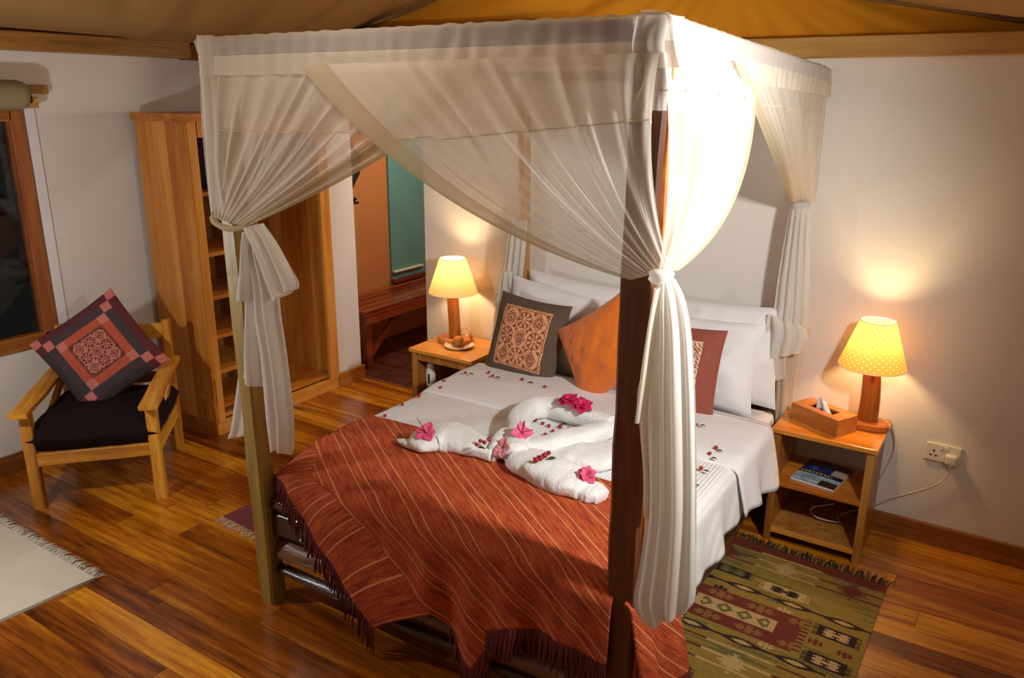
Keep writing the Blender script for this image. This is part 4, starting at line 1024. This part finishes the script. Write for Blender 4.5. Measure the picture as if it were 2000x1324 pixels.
for a, b, w_ in ((1047, 902, 'lowest left'), (1056, 898, 'second from below'), (1064, 893, 'third from below'), (1071, 888, 'uppermost')): bud(a, b, .712, 'bright red bud in the row on the right towel swan, ' + w_, 'buds on the right towel swan', r=.011)
leaf(1078, 896, .712, 'green leaf right of the buds on the right towel swan', None, .035)
leaf(1052, 893, .712, 'green leaf left of the buds on the right towel swan', None, .025)
for a, b, c, w_ in ((1360, 832, .635, 'nearest the rust cushion'), (1398, 877, .625, 'right one of the pair'), (1386, 888, .62, 'left one of the pair'), (1369, 917, .617, 'lowest, nearest the foot')): bud(a, b, c, 'small red bud right of the front post drape, ' + w_, 'red buds on the right of the bed')
for a, b, c, w_ in ((1372, 832, .635, 'nearest the rust cushion'), (1405, 881, .625, 'upper one of the pair'), (1394, 896, .62, 'lower one of the pair'), (1379, 921, .617, 'beside the lowest bud'), (1360, 949, .61, 'alone, nearest the foot')): leaf(a, b, c, 'small green leaf right of the front post drape, ' + w_, 'green leaves on the right of the bed', .026)

# ---------------------------------------------------------------- nightstands
def nightstand(nm, loc, lab, wdt, dep, hgt, shelves, group=None, sides=True):
    t = tag(empty(nm, loc), lab, 'nightstand')
    MB().box((0, 0, hgt - .011), (wdt, dep, .022), bev=.004).build('table_top', M['stand'], t)
    iw = wdt - .055
    for s in (-1, 1):
        for k in range(3):
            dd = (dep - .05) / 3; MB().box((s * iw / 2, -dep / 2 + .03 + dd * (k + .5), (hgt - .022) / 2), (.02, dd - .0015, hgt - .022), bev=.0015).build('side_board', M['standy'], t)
        MB().box((s * (iw / 2), -dep / 2 + .022, (hgt - .022) / 2), (.032, .016, hgt - .022), bev=.003).build('leg_post', M['standy'], t)
    for z in shelves:
        for k in range(3):
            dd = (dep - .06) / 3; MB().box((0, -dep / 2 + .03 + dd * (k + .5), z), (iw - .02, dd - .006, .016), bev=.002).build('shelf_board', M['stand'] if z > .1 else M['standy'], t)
        MB().box((0, -dep / 2 + .022, z - .002), (iw - .03, .018, .022), bev=.003).build('shelf_edge', M['stand'], t)
    return t
nr = nightstand('nightstand', (-0.585, 3.655, 0), 'open orange-wood nightstand with two shelves right of the bed', .45, .40, .57, (.06, .30))
nl = nightstand('nightstand', (-2.712, 3.655, 0), 'orange-wood nightstand left of the bed, mostly hidden below its top', .46, .40, .57, (.27,))
MB().box((0, .17, .40), (.38, .012, .28)).build('back_panel', M['standy'], nl)
MB().box((0, -.165, .52), (.37, .014, .05)).build('apron', M['standy'], nl)

# ---------------------------------------------------------------- lamps
def lamp(nm, loc, lab, mat, rb, rt, z0, z1, stem, energy, seed):
    t = tag(empty(nm, loc), lab, 'lamp')
    mb = MB().lathe((0, 0, 0), [(rb, z0), (rb + .001, z0 + .003), (rt + .001, z1 - .003), (rt, z1)], 64); s = mb.build('lamp_shade', M[mat], t, True)
    for z, r in ((z0 + .001, rb), (z1 - .001, rt)): MB().tube([(r * cos(2 * pi * i / 48), r * sin(2 * pi * i / 48), z) for i in range(49)], .0022, 6, False).build('shade_rim', M['foam'], s, True)
    # stem, natural wood
    pts = []; vs = []; fs = []; K = 10; n = 12
    for i in range(n + 1):
        tt = i / n; z = .03 + (z0 + .03 - .03) * tt; w_ = lerp(stem[0], stem[1], tt); ox = .012 * sin(tt * 2 + seed)
        for j in range(K):
            a = 2 * pi * j / K + .3; R = w_ * (1 + .16 * nz(cos(a) * 1.5 + seed, sin(a) * 1.5, tt * 1.2)); vs.append((ox + R * cos(a), R * sin(a) * .8, z))
    for i in range(n):
        for j in range(K): fs.append((i * K + j, i * K + (j + 1) % K, (i + 1) * K + (j + 1) % K, (i + 1) * K + j))
    fs += [tuple(range(K))[::-1], tuple(n * K + j for j in range(K))]
    MB().add(vs, fs).build('stem', M['lampw'], t)
    # base: live-edge slice
    vs = []; K2 = 22
    for z, sc in ((0, .93), (.008, 1.0), (.028, .97), (.034, .88)):
        for j in range(K2):
            a = 2 * pi * j / K2; R = .085 * (1 + .28 * nz(cos(a) * 1.3 + seed * 3, sin(a) * 1.3)) * sc; vs.append((R * cos(a) * 1.35, R * sin(a) * .85, z))
    fs = [tuple(range(K2))[::-1], tuple(3 * K2 + j for j in range(K2))]
    for i in range(3):
        for j in range(K2): fs.append((i * K2 + j, i * K2 + (j + 1) % K2, (i + 1) * K2 + (j + 1) % K2, (i + 1) * K2 + j))
    MB().add(vs, fs).build('base', M['lampb'], t)
    zb = lerp(z0, z1, .66)
    b = MB().lathe((0, 0, zb), [(.0001, .036), (.016, .030), (.024, .012), (.024, -.004), (.016, -.024), (.011, -.04)], 16).build('bulb', M['bulb'], t, True)
    MB().tube([(0, 0, z0 + .02), (0, 0, zb - .038)], .014, 12).build('lamp_socket', M['white'], t)
    l = light('bedside_bulb_light', 'POINT', (0, 0, zb), energy, (1.0, .66, .30), .03); l.parent = t
    return t
lamp('table_lamp', (-0.465, 3.71, .57), 'lit table lamp with a dotted cream shade on the right nightstand', 'shadedot', .142, .074, .29, .50, (.046, .036), 20, 1)
lamp('table_lamp', (-2.79, 3.70, .57), 'lit table lamp with a plain cream shade on the left nightstand', 'shade', .146, .078, .31, .515, (.040, .040), 16, 2)

# ---------------------------------------------------------------- tissue box
tb = tag(empty('tissue_box', onz(1606, 829, .57), radians(-27)), 'wooden tissue box with a tissue poking out on the right nightstand', 'tissue box')
bx, by, bz = .255, .135, .078
for s in (-1, 1):
    MB().box((0, s * (by / 2 - .004), bz / 2), (bx, .008, bz)).build('side_board', M['tissue'], tb)
    MB().box((s * (bx / 2 - .004), 0, bz / 2), (.008, by - .016, bz)).build('end_board', M['tissue'], tb)
    MB().box((0, s * .044, bz - .004), (bx - .016, .034, .008)).box((s * .092, 0, bz - .004), (.050, .054, .008)).build('lid_board', M['tissue'], tb)
def tis(u, v): return ((u - .5) * .09 * (1 - .5 * v) - .02 * v, .010 * sin(u * 7) * (1 - v * .5), bz - .02 + v * .06 + .008 * sin(u * 5))
MB().grid(tis, 16, 8).build('tissue', M['linen'], tb, True, .001)
MB().box((0, 0, .01), (bx - .02, by - .02, .004)).build('bottom_board', M['tissue'], tb)

# magazine on the shelf
mg = tag(empty('magazine', onz(1606, 928, .31), radians(-8)), 'magazine with a blue and white cover on the middle shelf of the right nightstand', 'magazine')
def mcol(u, v):
    if v > .80: return srgb(60, 26, 28) if (sin(u * 60) > -.2 and .84 < v < .95 and u < .8) else srgb(96, 60, 60)
    if v > .50: 
        if u > .68 and v < .76: return srgb(196, 176, 150)
        return srgb(28, 44, 110) if nz(u * 6, v * 6) > -.15 else srgb(60, 84, 150)
    if v > .36: return srgb(206, 196, 120) if (int(u * 34) % 3 and .40 < v < .46 and u < .75) else srgb(36, 38, 48)
    if .12 < v < .30 and int(v * 40) % 3 == 0 and u < .62 and int(u * 40) % 4: return srgb(90, 110, 130)
    if u > .62 and v < .22: return srgb(52, 40, 36)
    return srgb(176, 196, 208) if nz(u * 4, v * 7, 3) > -.1 else srgb(140, 170, 190)
MB().grid(lambda u, v: ((u - .5) * .20, (v - .5) * .27, .0085 + .004 * sin(pi * u)), 60, 70, colf=mcol).build('cover', M['attrflat'], mg, True)
MB().box((0, 0, .004), (.198, .268, .008)).build('pages', M['linen'], mg)

# ---------------------------------------------------------------- socket, plug and cables
so = tag(empty('wall_socket', (-0.137, WY, .46)), 'white double wall socket right of the nightstand', 'socket')
MB().box((0, -.006, 0), (.148, .012, .086), bev=.005).build('face_plate', M['white'], so)
for dx in (-.037,):
    for (a, b, w_, h_) in ((0, .012, .006, .010), (-.011, -.010, .010, .005), (.011, -.010, .010, .005)):
        MB().box((dx + a, -.0125, b - .004), (w_, .002, h_)).build('pin_hole', M['black'], so)
for dx in (-.010, .010): MB().box((dx, -.014, .026), (.012, .006, .018), bev=.002).build('switch', M['white'], so)
pg = tag(empty('plug', (-0.100, WY - .012, .445)), 'white plug pushed into the right half of the wall socket', 'plug')
MB().box((0, -.016, 0), (.048, .032, .046), bev=.008).build('plug_body', M['white'], pg, True)
MB().tube([(0, -.02, -.022), (0, -.022, -.036)], .007, 10).build('cable_grip', M['white'], pg, True)
def cable(nm, pts, lab, r=.0032):
    n = 70; o = MB().tube([poly(pts, i / n) for i in range(n + 1)], r, 8).build(nm, M['cable'], None, True); return tag(o, lab, 'cable')
Y3 = WY - .02
pe = tuple(Vector((-0.100, WY - .034, .405)))
cable('power_cable', [pe, tuple(ony(1850, 930, Y3)), tuple(ony(1825, 948, Y3)), tuple(ony(1780, 962, Y3)), tuple(ony(1735, 975, Y3)), tuple(ony(1702, 990, Y3)), (-.40, 3.82, .12), (-.47, 3.80, .09), (-.52, 3.72, .085), tuple(onz(1640, 1020, .085)), tuple(onz(1600, 1012, .09)), tuple(onz(1584, 1000, .10)), tuple(onz(1590, 990, .13)), tuple(onz(1630, 984, .16))], 'white cable from the plug looping into the lowest shelf of the right nightstand')
cable('power_cable', [(-.40, 3.80, .585), tuple(ony(1730, 818, 3.80)), tuple(ony(1742, 828, 3.83)), tuple(ony(1748, 870, Y3)), tuple(ony(1736, 905, Y3)), tuple(ony(1708, 948, Y3)), (-.42, Y3, .30)], 'white lamp cable hanging down behind the right nightstand')
cable('power_cable', [(-2.62, 3.84, .57), (-2.60, 3.845, .50), tuple(ony(905, 715, 3.83)), tuple(ony(900, 730, 3.83)), tuple(ony(908, 745, 3.83)), (-2.64, 3.84, .2)], 'white lamp cable beside the left nightstand')

# ---------------------------------------------------------------- plate, muffin, basket, spray can
plc = onz(897, 676, .575)
pt = tag(MB().lathe((0, 0, 0), [(.0001, .003), (.035, .003), (.05, .006), (.075, .014), (.078, .016), (.075, .010), (.04, .0), (.0001, 0)], 36).build('plate', M['foam'], None, True), 'small white plate with crumbs under a muffin on the left nightstand', 'plate')
pt.location = (plc.x, plc.y, .570); pt.scale = (1.14, 1.14, 1)
mf = tag(empty('muffin', (plc.x - .006, plc.y, .574)), 'golden muffin on the white plate', 'muffin')
MB().lathe((0, 0, 0), [(.0001, 0), (.019, 0), (.025, .028), (.022, .03)], 20).build('muffin_base', M['muffin'], mf, True)
MB().lathe((0, 0, .028), [(.024, -.002), (.028, .004), (.025, .014), (.014, .022), (.0001, .024)], 20).build('muffin_top', M['muffin'], mf, True)
cr = MB(); 
for i in range(46):
    a = rnd.uniform(0, 2 * pi); q = rnd.uniform(.030, .055); s = rnd.uniform(.0015, .0035); cr.box((plc.x + q * cos(a), plc.y + q * sin(a), .579), (s * 2, s * 2, s), rnd.uniform(0, 3))
mf.scale = (1.2, 1.2, 1.2)
co = cr.build('crumbs', plain('pink_crumbs', srgb(222, 128, 96), .7)); tag(co, 'pinkish crumbs scattered on the white plate', 'crumbs'); co['kind'] = 'stuff'
bp = onz(914, 655, .59)
bk = tag(empty('small_basket', (bp.x + .02, bp.y - .05, .57)), 'small carved wooden basket with a thin hoop handle behind the muffin', 'basket')
MB().lathe((0, 0, 0), [(.0001, .0), (.03, .002), (.042, .014), (.044, .03), (.040, .03), (.036, .016), (.0001, .008)], 24).build('bowl', M['lampw'], bk, True)
MB().tube([(.042 * cos(pi * i / 20), 0, .028 + .05 * sin(pi * i / 20)) for i in range(21)], .0022, 6).build('hoop_handle', M['lampb'], bk, True)
sc = tag(empty('spray_can', (-2.885, 3.585, .279)), 'white and red spray can on the shelf of the left nightstand', 'can')
MB().lathe((0, 0, 0), [(.0001, 0), (.031, 0), (.032, .004), (.032, .034)], 24).build('red_band', plain('red_print', srgb(196, 36, 40), .35), sc, True)
MB().lathe((0, 0, 0), [(.032, .034), (.032, .12), (.028, .13), (.026, .165), (.024, .172), (.0001, .174)], 24).build('can_body', M['white'], sc, True)
MB().grid(lambda u, v: (.0325 * sin(.2 + u * .35), -.0325 * cos(.2 + u * .35), .05 + .06 * v), 6, 6).build('dark_lettering', M['black'], sc, True)

# ---------------------------------------------------------------- armchair
ch = tag(empty('armchair', (-3.945, 2.165, 0), radians(45.6)), 'oiled wooden armchair with a dark brown seat cushion beside the window', 'chair')
def cpart(n, a, b, w_, h_, mt='chairz', up=(0, 1, 0), wob=.003, nn=10, sd=1): return MB().beam(a, b, w_, h_, up, wob=wob, n=nn, seed=sd).build(n, M[mt], ch)
for s, q in ((-1, 3), (1, 4)):
    cpart('front_leg', (s * .285, -.315, 0), (s * .285, -.305, .505), .055, .05, sd=q)
    cpart('back_leg', (s * .275, .30, 0), (s * .275, .335, .775), .045, .05, sd=q + 2)
    cpart('armrest', (s * .290, -.39, .522), (s * .285, .33, .545), .085, .030, 'chair', (0, 0, 1), .005, 14, q + 4)
    cpart('side_rail', (s * .283, -.30, .265), (s * .278, .30, .24), .028, .07, 'chair', (0, 0, 1), .002, 8, q + 5)
    cpart('side_brace', (s * .283, -.27, .06 + .20), (s * .280, .29, .50), .02, .05, 'chair', (0, 0, 1), .004, 8, q + 9)
cpart('front_rail', (-.27, -.315, .262), (.27, -.315, .275), .028, .068, 'chairx', (0, 0, 1), .003, 10, 12)
cpart('back_rail', (-.27, .335, .715), (.27, .335, .715), .024, .085, 'chairx', (0, 0, 1), .004, 10, 13)
cpart('lower_back_rail', (-.27, .31, .45), (.27, .31, .45), .022, .06, 'chairx', (0, 0, 1), .003, 10, 14)
for i in range(4): MB().beam((-.20 + i * .133, -.29, .285), (-.20 + i * .133, .29, .265), .05, .014).build('seat_slat', M['chair'], ch)
sc_ = cushion('seat_cushion', M['browncush'], (0, -.01, .355), (1, 0, 0), (0, 1, -.03), .61, .65, .17, '', None, n=40, pinch=.0, seed=3, soft=9, parent=ch, wr=.016)
sc_['label'] = 'dark brown seat cushion'
PKP = srgb(206, 118, 104); ORG = srgb(190, 84, 58); SLT = srgb(70, 56, 60); MAR = srgb(98, 38, 46); DBR = srgb(72, 34, 30)
def patch(a, b):
    u = a * 2 - 1; v = b * 2 - 1; r = max(abs(u), abs(v)); mn = min(abs(u), abs(v))
    if r < .36: return lace(u / .72 + .5, v / .72 + .5, srgb(204, 122, 104), srgb(70, 34, 32), 3)
    if r < .41: return DBR if (int((u + v) * 40) % 2) else srgb(150, 80, 66)
    if r < .60: return PKP if mn > .40 else ORG
    if r < .80: return PKP if mn > .60 else SLT
    if mn > .80: return PKP if (u * v) != 0 else PKP
    if mn > .62: return MAR
    return MAR if (u < -0.80 or v > .80) else srgb(62, 46, 48)
# set on its corner against the chair back
rz_ = radians(45.6); Wd = Vector((cos(rz_), sin(rz_), 0)); Bd = Vector((-sin(rz_), cos(rz_), 0))
lean = (Vector((0, 0, 1)) + Bd * .42).normalized()
ca, sa = cos(radians(55)), sin(radians(55))
rgt = Wd * ca - lean * sa; upv = Wd * sa + lean * ca
pc = ch.location + Wd * -.03 + Bd * .13 + Vector((0, 0, .665))
cushion('patchwork_cushion', M['attr'], pc, rgt, upv, .50, .50, .13, 'patchwork cushion in coral, slate and maroon squares set on its corner in the armchair', 'cushion', colf=patch, n=110, seed=9, pinch=.05)

# ---------------------------------------------------------------- rugs
def fringe_mesh(a, b, out, n, ln, r, seed):
    mb = MB(); rr = random.Random(seed); a = Vector(a); b = Vector(b); out = Vector(out)
    for i in range(n):
        p = a.lerp(b, (i + rr.random() * .8) / n); d = (out + (b - a).normalized() * rr.uniform(-.35, .35)).normalized() * ln * rr.uniform(.7, 1.15)
        mb.tube([p, p + d * .5 + Vector((0, 0, rr.uniform(.002, .010))), p + d + Vector((0, 0, -.001))], [r, r * .9, r * .5], 5)
    return mb
def flatrug(nm, corners, th, mat, lab, colf=None, n=(40, 40)):
    t = tag(empty(nm, Vector(corners[0])), lab, 'rug')
    A_, B_, C_, D_ = [Vector(c) for c in corners]
    f = lambda u, v: A_.lerp(B_, u).lerp(D_.lerp(C_, u), v) + Vector((0, 0, th + .0015 * nz(u * 6, v * 6) + .001))
    mb = MB().grid(f, n[0], n[1], colf=colf); bw(mb, 'rug_pile', mat, t, True, 0)
    ed = MB().add([A_, B_, C_, D_] + [q + Vector((0, 0, th)) for q in (A_, B_, C_, D_)], [(0, 1, 5, 4), (1, 2, 6, 5), (2, 3, 7, 6), (3, 0, 4, 7)])
    bw(ed, 'rug_edge', mat if not colf else M['fringek'], t)
    return t
# cream rug at the lower left
c1 = onz(185, 1133); c0 = onz(12, 1034); dn = (c1 - c0).normalized(); pd = Vector((dn.y, -dn.x, 0))
if pd.x * -1 + pd.y * 0 < 0: pd = -pd
c2 = onz(0, 1216); pd = (c2 - c1).normalized()
a0 = c1 - dn * 1.15
rw = flatrug('cream_rug', [a0, c1, c1 + pd * 0.95, a0 + pd * .95], .012, M['rugw'], 'cream wool rug with a fringed edge at the lower left')
fo = bw(fringe_mesh(a0 + Vector((0, 0, .008)), c1 + Vector((0, 0, .008)), -pd, 190, .055, .0028, 1), 'fringe', M['fringew'], rw, True); fo['kind'] = 'stuff'
# small purple rug at the left of the bed
q0 = onz(436, 1010); q1 = onz(540, 1062); dd = (q1 - q0).normalized(); nn_ = Vector((-dd.y, dd.x, 0)); nn_ = nn_ if nn_.y > 0 else -nn_
q1 = q0 + dd * .62
rp = flatrug('purple_rug', [q0, q1, q1 + nn_ * 1.25, q0 + nn_ * 1.25], .006, M['rugp'], 'narrow purple rug with a cream fringe left of the bed')
fo = bw(fringe_mesh(q0 + Vector((0, 0, .005)), q1 + Vector((0, 0, .005)), -nn_, 90, .055, .002, 2), 'fringe', M['fringew'], rp, True); fo['kind'] = 'stuff'
# kilim: u across (0 left, 1 right), v along from the far end
KB = srgb(162, 130, 50); KR = srgb(124, 46, 28); KD = srgb(50, 26, 22); KC = srgb(208, 170, 108); KG = srgb(116, 108, 54)
def motif(u, v, k):      # stepped cross / H blossom inside -1..1
    x, y = abs(u), abs(v)
    if k == 0: return (x < .18 and y < .85) or (y < .2 and x < .8) or (abs(x - .5) < .16 and y < .6)
    if k == 1: return (abs(x - .45) < .2 and y < .8) or (y < .22 and x < .8) or (abs(y - .55) < .14 and abs(x - .45) < .38)
    return x + y < .85 and not (x + y < .35)
def kil(a, b):
    b = b * 1.75; 
    nzv = nz(a * 5, b * 5) * .5 + nz(a * 3, b * 60) * .6
    base = KB if nzv > -.22 else KG
    if b < .055: return KR
    bb = (b - .055) % .86
    def rect(cx, cy, w_, h_, ring, inn, k, comb=True):
        dx = (a - cx) / w_; dy = (bb - cy) / h_
        if abs(dx) < 1 and abs(dy) < 1: return inn if motif(dx * 1.2, dy * 1.15, k) else ring
        if comb and 1 <= abs(dx) < 1.25 and abs(dy) < .95 and int((dy + 2) * 6) % 2: return ring
        return None
    if bb < .19:     # thin striped zone with diamonds
        for cx, c in ((.22, KR), (.53, KC), (.86, KR)):
            if abs(a - cx) * 1.0 + abs(bb - .10) * .9 < .052 + .02 * ((int(bb * 90)) % 2): return c
            if abs(a - cx) < .16 and int(bb * 70) % 5 == 0: return c
        return base
    for args in ((.30, .27, .095, .038, KD, KG, 1), (.58, .30, .10, .038, KC, KD, 1)):
        r = rect(*args)
        if r: return r
    # chain of eyes
    for cy in (.385, .80):
        for cx in (.14, .38, .62, .86) if cy < .5 else (.02, .26, .50, .74):
            dx = (a - cx - .02) / .10; dy = (bb - cy) / .026
            q = abs(dx) ** 1.3 + abs(dy) ** 1.6
            if q < 1.0: return KC if q < .30 else (KB if q < .42 else KD)
            if abs(dy) < .3 and abs(dx) < 1.3: return KD
    r = rect(.06, .44, .085, .04, KD, KC, 1)
    if r: return r
    # central medallion
    dx = (a - .42) / .30; dy = (bb - .60) / .135
    if abs(dx) < 1 and abs(dy) < 1:
        if abs(dx) < .66 and abs(dy) < .36:
            t_ = (dx / .66 * 4 + 8) % 2 - 1; return KG if motif(t_, dy / .36, 2) and abs(dx) < .55 else KC
        if abs(dy) > .42: 
            t_ = (dx * 3 + 6) % 2 - 1; return srgb(150, 104, 50) if motif(t_ * 1.2, (abs(dy) - .70) / .26, 0) else KR
        return KR
    if 1 <= abs(dx) < 1.12 and abs(dy) < .98 and int((dy + 2) * 9) % 2: return KR
    for args in ((.87, .50, .085, .045, KD, KC, 1), (.87, .72, .085, .045, KD, KC, 1)):
        r = rect(*args)
        if r: return r
    for cx, cy, c in ((.80, .605, KR), (.93, .615, KR), (.30, .455, KD), (.20, .76, KD), (.62, .45, KC), (.08, .70, KC), (.62, .76, KC), (.55, .40, KG)):
        if motif((a - cx) / .045, (bb - cy) / .028, 0) and abs(a - cx) < .045 and abs(bb - cy) < .028: return c
    return base
k1 = onz(1729, 1150); 
K1 = Vector((k1.x, 3.385, 0)); K0 = Vector((-1.05, 3.385, 0))
kr = flatrug('kilim_rug', [(-1.08, 3.40, 0), (-.235, 3.36, 0), (-.245, 1.88, 0), (-1.09, 1.92, 0)], .005, M['attrrug'], 'flat-woven olive and maroon kilim with geometric motifs at the right of the bed', kil, (230, 400))
fo = bw(fringe_mesh((-1.08, 3.40, .004), (-.235, 3.36, .004), (0.05, 1, 0), 170, .075, .0022, 5), 'fringe', M['fringek'], kr, True); fo['kind'] = 'stuff'
